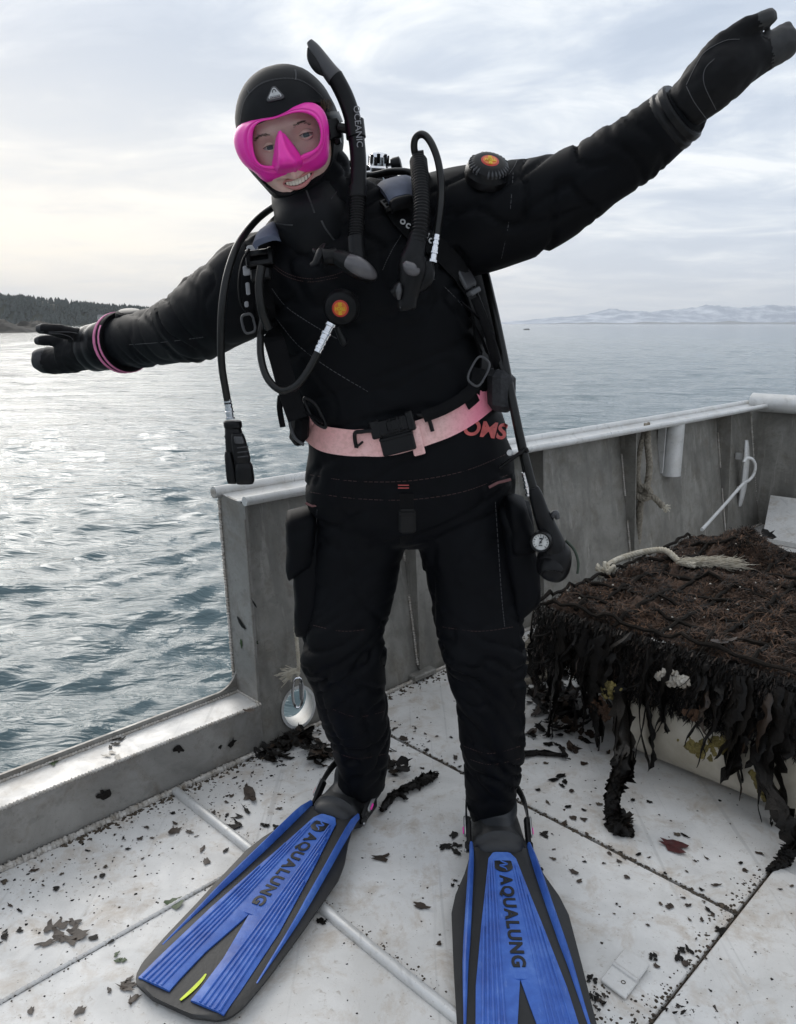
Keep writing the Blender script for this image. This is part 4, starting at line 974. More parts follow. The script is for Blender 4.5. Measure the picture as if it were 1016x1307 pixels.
vc2, vn2 = surf(622, 222, 0.0); va = unit((.10, -.70, .72)); valve('exhaust_valve', P(622, 221, 1.575), va, .0425, person, True)

# ------------------------------------------------------------------ diving mask
mask = thing('diving_mask', HP(0, 0, .10), 'bright pink diving mask with one clear lens over the smiling face', 'diving mask')
zo = [(85, 440), (95, 410), (130, 385), (180, 366), (245, 357), (275, 345), (320, 322), (370, 308), (415, 316), (446, 350), (460, 400), (462, 450), (462, 500), (452, 550), (410, 578), (360, 590), (300, 608), (240, 622), (205, 628), (193, 612), (182, 590), (150, 575), (115, 540), (92, 490)]
zl = [(160, 450), (168, 405), (195, 385), (240, 377), (285, 362), (330, 350), (375, 352), (410, 374), (427, 415), (427, 462), (410, 492), (375, 508), (330, 530), (270, 553), (215, 560), (188, 552), (168, 515)]
def loop_by_angle(pts, c, n=96, ctr=(298, 455)):
    q = spline([np.array((x, y, 0.0)) for x, y in pts], 10, loop=True); q = np.array(q)[:, :2]
    a = np.arctan2(q[:, 1] - ctr[1], q[:, 0] - ctr[0]); r = np.hypot(q[:, 1] - ctr[1], q[:, 0] - ctr[0]); o_ = np.argsort(a); a, r = a[o_], r[o_]
    t = np.linspace(-math.pi, math.pi, n, endpoint=False); rr = np.interp(t, np.concatenate([a - 2 * math.pi, a, a + 2 * math.pi]), np.concatenate([r] * 3))
    rr = np.convolve(np.concatenate([rr[-3:], rr, rr[:3]]), np.ones(5) / 5, 'same')[3:-3]
    return np.stack([ctr[0] + rr * np.cos(t), ctr[1] + rr * np.sin(t)], -1)
LO, LL = loop_by_angle(zo, 0), loop_by_angle(zl, 0)
CB, CF = .066, .110
def mrow(t, c, lo=LO, ll=LL): return [HPX(*z2(*(a + (b_ - a) * t)), c if not hasattr(c, '__len__') else c[k]) for k, (a, b_) in enumerate(zip(lo, ll))]
rings = [mrow(.02, CB - .006), mrow(0, CB), mrow(.06, CB + .014), mrow(.28, CB + .027), mrow(.50, CF - .012), mrow(.62, CF - .004), mrow(.70, CF - .006), mrow(.76, CF + .001), mrow(.90, CF + .003), mrow(1.0, CF + .0015), mrow(1.03, CF - .003), mrow(1.05, CF - .016), mrow(.98, CF - .034), mrow(.8, CB + .004)]
link('skirt', MB().loft(rings, cap=False), MAT['pink'], mask, auto=0)
rows = [(424, 262, 274, 263, 273, .114, .111), (450, 252, 291, 261, 279, .124, .111), (485, 247, 318, 262, 289, .134, .110), (520, 241, 343, 264, 306, .143, .110), (545, 237, 358, 266, 324, .148, .109), (560, 238, 360, 268, 328, .143, .107), (574, 240, 356, 264, 330, .122, .100), (590, 244, 350, 262, 330, .100, .086)]
rings = []
for y, l, r_, rl, rr2, cr, cs in rows:
    tl = 10 * (1 - (y - 424) / 200)
    pts = [(l, y + 8 if y > 500 else y, cs - .012), (l + 1, y + 6 if y > 500 else y, cs), ((l * .35 + rl * .65), y + 2, gr(cs, cr, .55)), (rl, y, cr - .001), ((rl + rr2) / 2, y - 2, cr + .001), (rr2, y - 5, cr - .001), (rr2 * .65 + r_ * .35, y - 10 if y > 440 else y, gr(cs, cr, .5)), (r_ - 1, y - 14 if y > 440 else y, cs), (r_, y - 15 if y > 440 else y, cs - .012)]
    sp = spline([np.array(p, float) for p in pts], 4); rings.append([HPX(*z2(p[0], p[1]), p[2]) for p in sp])
mb = MB(); mb.loft(rings, cap=False, closed=False); mb.add(rings[0], [tuple(range(len(rings[0])))])
link('nose_pocket', mb, MAT['pink'], mask, auto=0)
c_ = [HPX(*z2(*(LL[k])), CF - .001) for k in range(96)]; c2 = [p - HF * .003 for p in c_]
link('lens', MB().loft([[HPX(*z2(*(LO[k] + (LL[k] - LO[k]) * .99)), CF - .001) for k in range(96)], [HPX(*z2(*(LO[k] + (LL[k] - LO[k]) * .99)), CF - .004) for k in range(96)]]), MAT['glass'], mask, smooth=False)
# strap round the hood, buckle by the temple
pts = []; nn = []
for a in np.linspace(R(-34), R(214), 44):
    d = unit(np.array((math.cos(a) * 1.0, .18 + .10 * math.sin(max(a, 0)), math.sin(a) * -1.0 if a > 0 else -math.sin(a))))
    pts.append(HP(*(d * (head_r(d) + .003)))); nn.append(pts[-1] - HC)
link('strap', MB().ribbon(pts, nn, .020, .003), MAT['rubber'], mask, auto=0)
mb = MB(); a0 = HPX(*z2(478, 415), .048); mb.box(a0, HR_ * .011 - HF * .010, HU_ * .017, unit(HR_ + HF * .8) * .006, bev=.003); link('buckle', mb, MAT['plastic'], mask, smooth=False)
mb = MB(); a0 = HPX(*z2(494, 455), .040); mb.box(a0, HR_ * .006, HU_ * .010, HF * .007, bev=.003); link('buckle', mb, MAT['plastic'], mask, smooth=False)

# ------------------------------------------------------------------ snorkel
def hose(name, pts, r, mat, parent, sides=12, sub=8, flat=1.0):
    q = spline([P(*p) for p in pts], sub); rr = r
    if hasattr(r, '__len__'): rr = [v[0] for v in spline([np.array((x, 0, 0)) for x in r], sub)]
    return link(name, MB().tube(q, rr, sides, flat=flat), mat, parent, auto=50)
def corrugated(name, pts, r, mat, parent, pitch=.0052, depth=.16):
    q = spline([P(*p) for p in pts], 40); Ls = np.concatenate([[0], np.cumsum([np.linalg.norm(b_ - a) for a, b_ in zip(q[:-1], q[1:])])])
    n_ = int(Ls[-1] / pitch) * 6; t = np.linspace(0, Ls[-1], n_); Q = np.stack([np.interp(t, Ls, np.array(q)[:, k]) for k in range(3)], -1)
    rr = [r * (1 - depth * (0.5 + 0.5 * math.cos(2 * math.pi * x / pitch)) ** 1.5) for x in t]
    return link(name, MB().tube(list(Q), rr, 16), mat, parent, auto=0)
sn = thing('snorkel', P(456, 330, 1.52), 'black snorkel standing beside the hood with its mouthpiece hanging over the chest', 'snorkel')
snt = hose('tube', [(427, 97, 1.585), (440, 122, 1.585), (449, 148, 1.582), (455, 178, 1.575), (457.5, 210, 1.565), (457, 246, 1.555)], [.0155, .0158, .0155, .0152, .0150, .0150], MAT['rubber'], sn, 18)
hose('top_cap', [(395, 53, 1.59), (401, 62, 1.59), (410, 76, 1.59), (420, 90, 1.587), (428, 100, 1.585)], [.006, .0105, .0135, .0150, .0165], MAT['greyplastic'], snt, 18)
hose('splash_vent', [(394, 61, 1.588), (398, 74, 1.585), (407, 87, 1.583), (417, 96, 1.582)], [.003, .009, .010, .004], MAT['plastic'], snt, 14, flat=.6)
hose('collar', [(456.8, 238, 1.556), (456.6, 252, 1.553)], [.0172, .0172], MAT['rubber'], snt, 18)
corrugated('flexible_tube', [(456.5, 248, 1.554), (456, 270, 1.545), (455, 290, 1.535), (454, 312, 1.525)], .0155, MAT['rubber'], sn)
hose('elbow', [(454, 304, 1.527), (455, 318, 1.52), (456, 330, 1.515), (458, 340, 1.51)], [.0165, .0165, .0170, .014], MAT['rubber'], sn, 18)
hose('purge_chamber', [(424, 327, 1.512), (436, 331, 1.508), (450, 338, 1.502), (464, 346, 1.500), (475, 353, 1.500), (480, 357, 1.500)], [.012, .0165, .0195, .0185, .0125, .004], MAT['rubber'], sn, 20)
hose('purge_cover', [(445, 333, 1.490), (455, 338.5, 1.484), (466, 345, 1.484), (476, 352, 1.489), (479, 355, 1.492)], [.0135, .0165, .0150, .009, .003], MAT['lensgrey'], sn, 20)
mp = hose('mouthpiece', [(428, 328, 1.512), (418, 328, 1.505), (411, 329, 1.502)], [.0125, .011, .014], MAT['rubber'], sn, 16, flat=1.3)
hose('bite_flange', [(414, 311, 1.512), (409, 319, 1.504), (406, 328, 1.501), (402, 335, 1.503), (396, 338, 1.508)], [.004, .0085, .0095, .0075, .003], MAT['rubber'], mp, 10, flat=.45)
hose('bite_tab', [(408, 325, 1.508), (403, 322, 1.512), (400, 318, 1.516)], [.005, .005, .003], MAT['rubber'], mp, 8)
mb = MB(); a0, b0 = HPX(*z2(497, 408), .045), P(452, 166, 1.582); mb.tube([a0, (a0 + b0) / 2, b0], .0085, 12); mb.tube([P(452, 154, 1.58), P(454.5, 176, 1.576)], .0185, 18); link('keeper_clip', mb, MAT['plastic'], sn, auto=30)
def text_on(txt, p0, p1, size, mat, parent, toward=.02, thick=.0006, offset=0.0, Yr=0.0):
    p0, p1 = np.asarray(p0), np.asarray(p1); X = unit(p1 - p0); view = unit(CAM - (p0 + p1) / 2); Nn = unit(view - X * (view @ X)); return badge_text(txt, size, mat, parent, (p0 + p1) / 2 + Nn * toward, X, np.cross(Nn, X), Nn, thick=thick, offset=offset)
text_on('OCEANIC', P(455, 139, 1.580), P(459.5, 192, 1.572), .0165, MAT['print_grey'], snt, toward=.0162, thick=.0005)

# ------------------------------------------------------------------ scuba harness, tank, hoses
scu = thing('scuba_harness', P(490, 380, 1.88), 'black scuba harness with tank, hoses, inflator and gauges on the diver\'s back and chest', 'scuba gear')
ax = unit(P(478, 235, 1.96) - P(520, 600, 1.93)); tb0 = P(515, 560, 1.95)
L_ = np.linalg.norm(P(478, 240, 1.96) - tb0)
link('tank', MB().disc_stack(tb0, ax, [(.04, -.02), (.075, -.015), (.088, .0), (.09, .02), (.09, L_ * .86), (.082, L_ * .92), (.06, L_ * .97), (.03, L_), (.022, L_ * 1.02)], 36), MAT['greyplastic'], scu, auto=0)
# wing / backpack behind the torso
mb = MB()
wing = [((372, 548), (640, 505), 1.86, .055), ((362, 510), (640, 470), 1.86, .075), ((352, 460), (636, 425), 1.85, .08), ((340, 400), (622, 370), 1.84, .08), ((330, 345), (606, 320), 1.83, .075), ((332, 310), (580, 265), 1.82, .06), ((345, 292), (540, 238), 1.82, .045)]
mb.loft([ring2(*t, n=24, p=3) for t in wing]); link('backpack', mb, MAT['web'], scu, auto=0)
# waist of the harness at the sides
link('weight_pouch', MB().box(P(636, 498, 1.66), unit((1, .35, -.1)) * .027, np.array((-.01, .05, 0)), unit((-.02, 0, 1)) * .043, bev=.014), plain('rough cordura', (.030, .031, .035), .8, col2=(.012, .012, .014), scale=160, bscale=260, bstr=.9, bdist=.002), scu, smooth=False)
link('weight_pouch', MB().box(P(384, 545, 1.66), unit((1, -.3, 0)) * .020, np.array((0, .05, 0)), unit((.12, 0, 1)) * .036, bev=.016), MAT['web'], scu, smooth=False)
hose('pouch_binding', [(372, 523, 1.615), (370, 540, 1.61), (376, 558, 1.61), (388, 568, 1.612)], .0035, MAT['greyplastic'], scu, 8)
# left side of picture: shoulder strap
def strap(name, pts, w, mat, parent, off=.004, th=.003): p, n_ = surfs(pts, off, 6); return link(name, MB().ribbon(p, n_, w, th), mat, parent, auto=35)
sl = strap('shoulder_strap', [(341, 310), (337, 335), (335, 360), (337, 390), (345, 420), (356, 455), (368, 500), (380, 535)], .040, MAT['web'], scu, .006, .005)
mb = MB(); p_, n_ = surf(333, 327, .014); X = np.array((1.0, 0, .12)); X = unit(X - n_ * (X @ n_)); Yv = np.cross(n_, X)
mb.box(p_, X * .026, Yv * .006, n_ * .005, bev=.002); mb.box(p_ - Yv * .022, X * .026, Yv * .006, n_ * .006, bev=.002); mb.box(p_ - Yv * .010 - X * .022, X * .005, Yv * .018, n_ * .006, bev=.002); mb.box(p_ - Yv * .010 + X * .022, X * .005, Yv * .018, n_ * .006, bev=.002); mb.box(p_ - Yv * .046, X * .020, Yv * .012, n_ * .008, bev=.003)
link('buckle', mb, MAT['plastic'], sl, smooth=False)
p_, n_ = surf(318, 325, .016); link('white_tab', MB().box(p_, X * .011, Yv * .010, n_ * .002, bev=.002), MAT['print_w'], sl, smooth=False)
for px_, py_, a_, b_ in ((317, 347, .007, .010), (318, 367, .004, .013), (316, 385, .004, .006)):
    p_, n_ = surf(px_, py_, .014); link('white_tab', MB().box(p_, X * a_, Yv * b_, n_ * .0015, bev=.002), MAT['print_grey'], sl, smooth=False)
hose('strap_hose', [(334, 340, 1.545), (331, 365, 1.54), (334, 395, 1.54), (343, 420, 1.55)], .0085, MAT['hose'], sl, 12)
hose('webbing_loop', [(318, 318, 1.555), (309, 335, 1.55), (305, 360, 1.55), (307, 385, 1.555), (314, 398, 1.56)], .0075, MAT['web'], sl, 8, flat=.35)
def dring(name, c, X, Yv, a, b_, r, mat, parent):      # rounded D of bent rod
    pts = [np.asarray(c) + X * a * math.copysign(abs(math.cos(t)) ** .6, math.cos(t)) + Yv * b_ * math.copysign(abs(math.sin(t)) ** .6, math.sin(t)) for t in np.linspace(0, 2 * math.pi, 28, endpoint=False)]
    return link(name, MB().tube(pts, r, 8, loop=True, cap=False), mat, parent)
dring('d_ring', P(317, 413, 1.555), unit((1, .2, .25)), unit((-.2, 0, 1)), .0115, .018, .0026, MAT['greyplastic'], scu)
# right of picture: shoulder strap with blue pad and printed word
sr = strap('shoulder_strap', [(503, 262), (508, 275), (522, 292), (540, 306), (562, 322), (582, 345), (597, 380), (608, 420), (614, 460), (612, 490), (590, 512)], .042, MAT['web'], scu, .008, .005)
def pad(name, TL, TR, BR, BL, mat, parent, th=.007, sag=.006):      # padded cloth patch, corners (px, py, depth)
    TL, TR, BR, BL = [P(*q) for q in (TL, TR, BR, BL)]; nn_ = unit(np.cross(TR - TL, TL - BL)); nn_ = nn_ if nn_ @ (CAM - TL) > 0 else -nn_; rings = []
    for t in np.linspace(0, 1, 9):
        a, b_ = TL + (BL - TL) * t, TR + (BR - TR) * t; up_ = nn_ * sag * math.sin(math.pi * t)
        top = [a + (b_ - a) * k + up_ + nn_ * th * (1 - abs(2 * k - 1) ** 4) for k in np.linspace(0, 1, 9)]; rings.append(top + [q - nn_ * (th + .004) for q in top[::-1]])
    return link(name, MB().loft(rings), mat, parent, auto=50)
pad('shoulder_pad', (481, 236, 1.63), (524, 225, 1.64), (528, 250, 1.575), (497, 257, 1.56), MAT['bluefab'], sr)
pad('shoulder_pad', (497, 257, 1.558), (528, 250, 1.573), (530, 262, 1.560), (500, 268, 1.545), MAT['web'], sr)
pad('shoulder_pad', (338, 296, 1.62), (352, 284, 1.63), (354, 302, 1.575), (322, 313, 1.565), MAT['bluefab'], sl)
p_, n_ = surf(504, 268, .017); T = unit(P(514, 288, 1.5) - P(500, 255, 1.5)); T = unit(T - n_ * (T @ n_)); Bv = np.cross(n_, T); mb = MB()
for s_ in (-1, 0, 1): mb.box(p_ + T * .012 * s_, T * .003, Bv * .021, n_ * .005, bev=.0015)
for s_ in (-1, 1): mb.box(p_ + Bv * .020 * s_, T * .015, Bv * .003, n_ * .005, bev=.0015)
link('buckle', mb, MAT['plastic'], sr, smooth=False)
for k, (ch, px_, py_) in enumerate((('o', 513.5, 286), ('c', 520, 291), ('e', 526.5, 295), ('a', 532.5, 298.5), ('n', 538.5, 302), ('i', 543, 304.5), ('c', 547.5, 308))):
    q, n_ = surf(px_, py_, .0125); t_ = unit(P(px_ + 10, py_ + 5.5, q[1]) - P(px_, py_, q[1])); t_ = unit(t_ - n_ * (t_ @ n_)); badge_text(ch, .021, MAT['print_w'], sr, q, t_, np.cross(n_, t_), n_, thick=.0005, offset=.0004)
p_, n_ = surf(588, 358, .014); T = unit(P(600, 385, 1.5) - P(580, 345, 1.5)); T = unit(T - n_ * (T @ n_)); Bv = np.cross(n_, T)
mb = MB().box(p_, T * .022, Bv * .022, n_ * .005, bev=.003); mb.box(p_ + T * .032, T * .006, Bv * .022, n_ * .006, bev=.002); link('buckle', mb, MAT['greyplastic'], sr, smooth=False)
for k, (x0, y0, x1, y1) in enumerate(((588, 385, 628, 425), (600, 405, 622, 450), (606, 380, 636, 470))):
    hose('side_strap', [(x0, y0, 1.60), ((x0 + x1) / 2 + 2, (y0 + y1) / 2, 1.605), (x1, y1, 1.64)], .009, MAT['web'], scu, 8, flat=.3)
hose('waist_strap', [(612, 470, 1.60), (606, 492, 1.595), (590, 508, 1.585), (566, 522, 1.578), (540, 532, 1.575)], .012, MAT['web'], scu, 8, flat=.3)
dring('d_ring', P(611, 474, 1.575), unit((.75, 0, -.55)), unit((.45, .3, .8)), .0165, .029, .0024, MAT['greyplastic'], scu)
dring('d_ring', P(402, 527, 1.585), unit((.8, 0, -.4)), unit((-.35, 0, .8)), .016, .030, .0032, MAT['plastic'], scu)
hose('strap_tail', [(358, 505, 1.60), (357, 522, 1.595), (361, 545, 1.60)], .006, MAT['web'], scu, 8, flat=.3)
hose('side_strap', [(366, 505, 1.595), (388, 524, 1.588), (412, 540, 1.582)], .009, MAT['web'], scu, 8, flat=.3)
# tank valve and first stage behind the neck
va0 = P(483, 216, 1.90); vax = unit((.05, -.25, 1)); fs = link('first_stage', MB().disc_stack(va0, vax, [(.012, -.05), (.021, -.045), (.022, -.015), (.026, -.010), (.026, .004), (.0225, .008), (.0215, .026), (.016, .033), (.006, .035)], 24), MAT['chrome'], scu, auto=30)
mb = MB()
for k in range(8):
    a = k * math.pi / 4; d = np.array((math.cos(a), math.sin(a), 0)); mb.box(va0 + vax * .018 + d * .0215, d * .002, np.cross(vax, d) * .004, vax * .010, bev=.001)
link('slots', mb, MAT['plastic'], fs, smooth=False)
link('valve_knob', MB().disc_stack(P(497, 213, 1.90), unit((1, -.1, .25)), [(.008, -.012), (.008, .004), (.015, .006), (.017, .012), (.016, .026), (.010, .028)], 18), MAT['rubber'], scu, auto=30)
link('yoke', MB().disc_stack(P(484, 222, 1.90), unit((1, 0, .05)), [(.014, -.03), (.017, -.028), (.017, .04), (.014, .042)], 18), MAT['chrome'], scu, auto=30)
hose('hose', [(440, 218, 1.86), (455, 222, 1.84), (475, 224, 1.82), (500, 219, 1.80), (525, 221, 1.78), (548, 235, 1.80)], .0075, MAT['hose'], scu)
hose('hose', [(438, 208, 1.88), (450, 210, 1.88), (470, 216, 1.89)], .0075, MAT['hose'], scu)
# inflator
inf = corrugated('inflator_hose', [(534, 205, 1.60), (536, 225, 1.565), (538, 250, 1.535), (538, 275, 1.51), (535, 300, 1.495), (531, 318, 1.49)], .0172, MAT['rubber'], scu, pitch=.0068)
hose('hose_sleeve', [(534, 300, 1.497), (531, 315, 1.492), (527, 330, 1.489), (525, 340, 1.487)], [.0168, .0190, .0230, .0235], MAT['rubber'], inf, 18)
hose('inflator_body', [(529, 330, 1.492), (527, 345, 1.487), (524, 362, 1.484), (521, 378, 1.484), (519, 391, 1.486), (519, 395, 1.487)], [.0245, .0270, .0225, .0180, .0180, .0150], MAT['rubber'], inf, 18)
hose('inflator_lens', [(517, 336, 1.466), (523, 342, 1.462), (530, 346, 1.463), (535, 343, 1.468)], [.006, .0115, .0095, .003], MAT['lensgrey'], inf, 16)
hose('inflator_port', [(545, 335, 1.487), (546, 350, 1.485), (541, 362, 1.485), (532, 370, 1.486)], [.012, .013, .012, .009], MAT['rubber'], inf, 14)
hose('mouth_button', [(516, 366, 1.484), (508, 372, 1.482), (502, 377, 1.482)], [.014, .0145, .010], MAT['rubber'], inf, 14); hose('button', [(510, 362, 1.468), (509, 372, 1.466), (509, 382, 1.470)], [.003, .006, .003], MAT['greyplastic'], inf, 10)
hose('end_rim', [(511, 392, 1.475), (519, 394, 1.472), (527, 392, 1.475)], .0025, MAT['lensgrey'], inf, 8)
lph = hose('low_pressure_hose', [(549, 236, 1.66), (540, 214, 1.62), (530, 196, 1.60), (529, 180, 1.59), (535, 172, 1.585), (544, 174, 1.575), (553, 188, 1.56), (560, 210, 1.55), (563.5, 240, 1.535), (562, 268, 1.515), (558, 296, 1.50), (553, 330, 1.487)], .0068, MAT['hose'], inf)
def coupling(p0, p1, r, parent):
    a, b_ = P(*p0), P(*p1); L = np.linalg.norm(b_ - a); pr = []
    for h, k in ((0, .5), (.01, .9), (.12, .9), (.13, 1.0), (.2, 1.0), (.21, .85), (.27, .85), (.28, 1.02), (.36, 1.02), (.37, .85), (.44, .85), (.45, 1.02), (.60, 1.02), (.62, 1.18), (.68, 1.18), (.70, .92), (.88, .92), (.90, 1.2), (.99, 1.2), (1, .5)): pr.append((r * k, L * h))
    return link('hose_coupling', MB().disc_stack(a, unit(b_ - a), pr, 20), MAT['chrome'], parent, auto=25)
coupling((557.5, 300, 1.497), (551.5, 336, 1.483), .0072, lph)
link('hose_clip', MB().tube([P(527, 200, 1.60), P(541, 198, 1.60)], .0095, 12), MAT['plastic'], lph, auto=30)
# hose on the left of the picture with the hanging second stage
h = hose('regulator_hose', [(372, 250, 1.78), (352, 262, 1.72), (328, 280, 1.64), (306, 308, 1.57), (293, 340, 1.53), (285, 378, 1.51), (282, 420, 1.51), (283, 465, 1.52), (288, 498, 1.53), (292, 520, 1.535)], .0072, MAT['hose'], scu)
coupling((290, 508, 1.533), (294, 535, 1.535), .0078, h)
def oblock(name, py0, py1, cx0, cx1, w0, w1, d0, d1, mat, parent, Y=1.535, bev=.35, p=3.2):   # moulded block between two heights
    rings = []
    for t in np.linspace(0, 1, 9):
        e = 1 - bev * (abs(2 * t - 1) ** 6) * .5; c = P(gr(cx0, cx1, t), gr(py0, py1, t), Y); rings.append([c + np.array((math.copysign(abs(math.cos(a)) ** (2 / p), math.cos(a)) * gr(w0, w1, t) * e, math.copysign(abs(math.sin(a)) ** (2 / p), math.sin(a)) * gr(d0, d1, t) * e, 0)) for a in np.linspace(0, 2 * math.pi, 24, endpoint=False)])
    return link(name, MB().loft(rings), mat, parent, auto=40)
oc = oblock('second_stage', 538, 613, 296, 308, .0145, .026, .015, .024, MAT['plastic'], scu)
oblock('collar', 537, 547, 296.5, 298, .0170, .0170, .018, .018, MAT['rubber'], oc)
oblock('front_cover', 553, 590, 303, 310, .0125, .0170, .010, .012, MAT['rubber'], oc, Y=1.512)
oblock('cover_panel', 557, 566, 304, 306, .0085, .0095, .004, .004, MAT['greyplastic'], oc, Y=1.502)
oblock('exhaust_tee', 576, 616, 292, 298, .0080, .0120, .014, .018, MAT['rubber'], oc, Y=1.522)
oblock('mouth_port', 590, 617, 311, 313, .0165, .0190, .014, .016, MAT['plastic'], oc, Y=1.515)
for yy in (572, 578, 584): hose('rib', [(300, yy, 1.505), (308, yy - 1, 1.499), (317, yy - 2, 1.505)], .0013, MAT['greyplastic'], oc, 6)
hose('lever', [(288, 556, 1.53), (292, 562, 1.528), (293, 572, 1.528)], .004, MAT['rubber'], oc, 8)
# hose feeding the chest valve
h = hose('inflation_hose', [(338, 395, 1.60), (333, 425, 1.56), (333, 455, 1.535), (341, 482, 1.51), (358, 498, 1.495), (376, 494, 1.49), (393, 474, 1.495), (407, 447, 1.50), (417, 424, 1.505)], .0072, MAT['hose'], scu)
coupling((405, 450, 1.497), (423, 413, 1.508), .0088, h)
hose('relief_button', [(430, 418, 1.53), (438, 436, 1.532), (441, 440, 1.532)], [.006, .007, .005], MAT['plastic'], h, 10)
# two hoses down to the gauge console
h1 = hose('gauge_hose', [(560, 300, 1.80), (590, 330, 1.74), (603, 365, 1.70), (626, 425, 1.66), (648, 495, 1.62), (662, 560, 1.60), (671, 602, 1.592)], .0065, MAT['hose'], scu)
coupling((670, 602, 1.592), (677, 632, 1.59), .0085, h1)
hose('gauge_hose', [(590, 310, 1.78), (614, 335, 1.74), (628, 385, 1.69), (642, 450, 1.645), (655, 515, 1.61), (668, 575, 1.59), (682, 628, 1.58)], .0088, MAT['hose'], scu)
con = thing('gauge_console', P(695, 690, 1.58), 'black gauge console with round white dial hanging beside the thigh', 'gauge console')
hose('boot', [(681, 622, 1.58), (684, 632, 1.58), (690, 652, 1.578), (698, 672, 1.575), (706, 695, 1.57), (709, 715, 1.57)], [.010, .0140, .0165, .0200, .0250, .0260], MAT['rubber'], con, 18)
hose('console_body', [(705, 690, 1.575), (708, 706, 1.575), (706, 722, 1.575), (704, 734, 1.57), (703, 738, 1.57)], [.020, .034, .036, .030, .018], MAT['rubber'], con, 20)
hose('peg', [(704, 660, 1.575), (709, 655, 1.572), (712, 662, 1.572)], [.006, .007, .005], MAT['greyplastic'], con, 10)
def dial(c, ax_, r, label=True):
    c = np.asarray(c); ax_ = unit(ax_); X = unit(np.array((1.0, 0, 0)) - ax_ * ax_[0]); Yv = np.cross(ax_, X)
    g_ = link('gauge_rim', MB().disc_stack(c, ax_, [(r * 1.2, -.035), (r * 1.35, -.02), (r * 1.35, -.002), (r * 1.22, .003), (r * 1.04, .002), (r, -.002)], 32), MAT['rubber'], con, auto=30)
    link('dial_face', MB().disc_stack(c, ax_, [(r * 1.03, -.004), (r * 1.03, -.0015), (r * .5, -.0012)], 32), MAT['dial'], g_)
    mb = MB()
    for k in range(13):
        a = R(225) - k * R(270) / 12; d = X * math.cos(a) + Yv * math.sin(a); mb.box(c + d * r * .82, d * r * (.13 if k % 3 == 0 else .07), np.cross(ax_, d) * r * .03, ax_ * .0006)
    d = X * math.cos(R(60)) + Yv * math.sin(R(60)); mb.box(c + d * r * .25 + ax_ * .0008, d * r * .5, np.cross(ax_, d) * r * .045, ax_ * .0005); mb.disc_stack(c, ax_, [(r * .14, -.001), (r * .14, .0015), (.0005, .002)], 12)
    mb.box(c - Yv * r * .42 + ax_ * .0001, X * r * .22, Yv * r * .05, ax_ * .0006); mb.box(c + Yv * r * .45, X * r * .16, Yv * r * .09, ax_ * .0006)
    link('dial_marks', mb, MAT['finblack2'], g_, smooth=False)
dial(P(690, 692, 1.535), unit((-.30, -.95, .10)), .0165); dial(P(704, 731, 1.55), unit((-.05, -.62, -.78)), .019)
hose('lanyard', [(722, 690, 1.585), (733, 702, 1.585), (738, 718, 1.585), (737, 732, 1.585)], .0028, MAT['ropegreen'], con, 8)
rb_ = hose('clip_rod', [(638, 597, 1.60), (650, 588, 1.585), (664, 578, 1.575), (671, 573, 1.575), (673, 577, 1.577)], .0042, MAT['plastic'], scu, 8)
link('snap', MB().disc_stack(P(651, 578, 1.590), (0, -1, .1), [(.0065, -.004), (.0065, .001), (.004, .003)], 16), MAT['print_w'], scu)

# ------------------------------------------------------------------ pink weight belt
belt = thing('weight_belt', P(510, 560, 1.73), 'dusty pink webbing weight belt with a black buckle round the waist', 'belt')
fpx = [(392, 540), (399, 550), (412, 559), (435, 563.5), (460, 565), (487, 565), (512, 561), (540, 552), (570, 541), (597, 526), (616, 512), (628, 503)]
p_, n_ = surfs(fpx, .004, 5)
bk = [p_[-1] * .5 + np.array((.235, 1.74, p_[-1][2] + .012)) * .5 + (.02, .02, 0), np.array((.16, 1.86, 1.06)), np.array((-.02, 1.885, 1.02)), np.array((-.16, 1.84, 1.0)), p_[0] + np.array((-.02, .05, .004))]
pb_ = spline([p_[-1]] + bk + [p_[0]], 6); ctr = np.array((.03, 1.72, 1.0)); nb_ = [(q - ctr) * (1, 1, 0) for q in pb_]
pts = p_ + pb_[1:-1]; nn = [a * (1, 1, .4) for a in n_] + nb_[1:-1]
ww = [.0545 * (1 - .10 * math.sin(i * .9) * (i < len(p_))) for i in range(len(pts))]
mb = MB(); rings = []; n_p = len(pts)
for i in range(n_p):
    T = unit(pts[(i + 1) % n_p] - pts[i - 1]); N_ = unit(nn[i]); B_ = unit(np.cross(N_, T)); N_ = unit(np.cross(T, B_)); h_, t_ = B_ * .0275, N_ * .002
    rings.append([pts[i] + h_ + t_, pts[i] - h_ + t_, pts[i] - h_ - t_, pts[i] + h_ - t_])
mb.loft(rings, loop=True, cap=False); link('webbing', mb, MAT['belt'], belt, auto=35)
def onb(px_, py_, off=.006): q, n2 = surf(px_, py_, off); n2 = unit(n2 * (1, 1, .3)); T = unit(P(px_ + 20, py_ - 5, q[1]) - P(px_, py_, q[1])); T = unit(T - n2 * (T @ n2)); return q, T, np.cross(n2, T), n2
q, X, Yv, N_ = onb(503, 545, .016); mb = MB(); mb.box(q, X * .046, Yv * .016, N_ * .006, bev=.003); mb.box(q - X * .036, X * .010, Yv * .019, N_ * .0075, bev=.003); mb.box(q + X * .038, X * .008, Yv * .020, N_ * .0075, bev=.003); mb.box(q + X * .006, X * .018, Yv * .012, N_ * .0085, bev=.003)
for k in (-1, 1): mb.box(q + X * (.006 + .008 * k), X * .0015, Yv * .014, N_ * .0095)
bkl = link('buckle', mb, MAT['plastic'], belt, smooth=False)
q, X, Yv, N_ = onb(510, 566, .014); mb = MB().box(q, X * .036, Yv * .022, N_ * .004, bev=.003); mb.box(q + Yv * .012, X * .036, Yv * .004, N_ * .006, bev=.002); link('buckle_plate', mb, MAT['plastic'], belt, smooth=False)
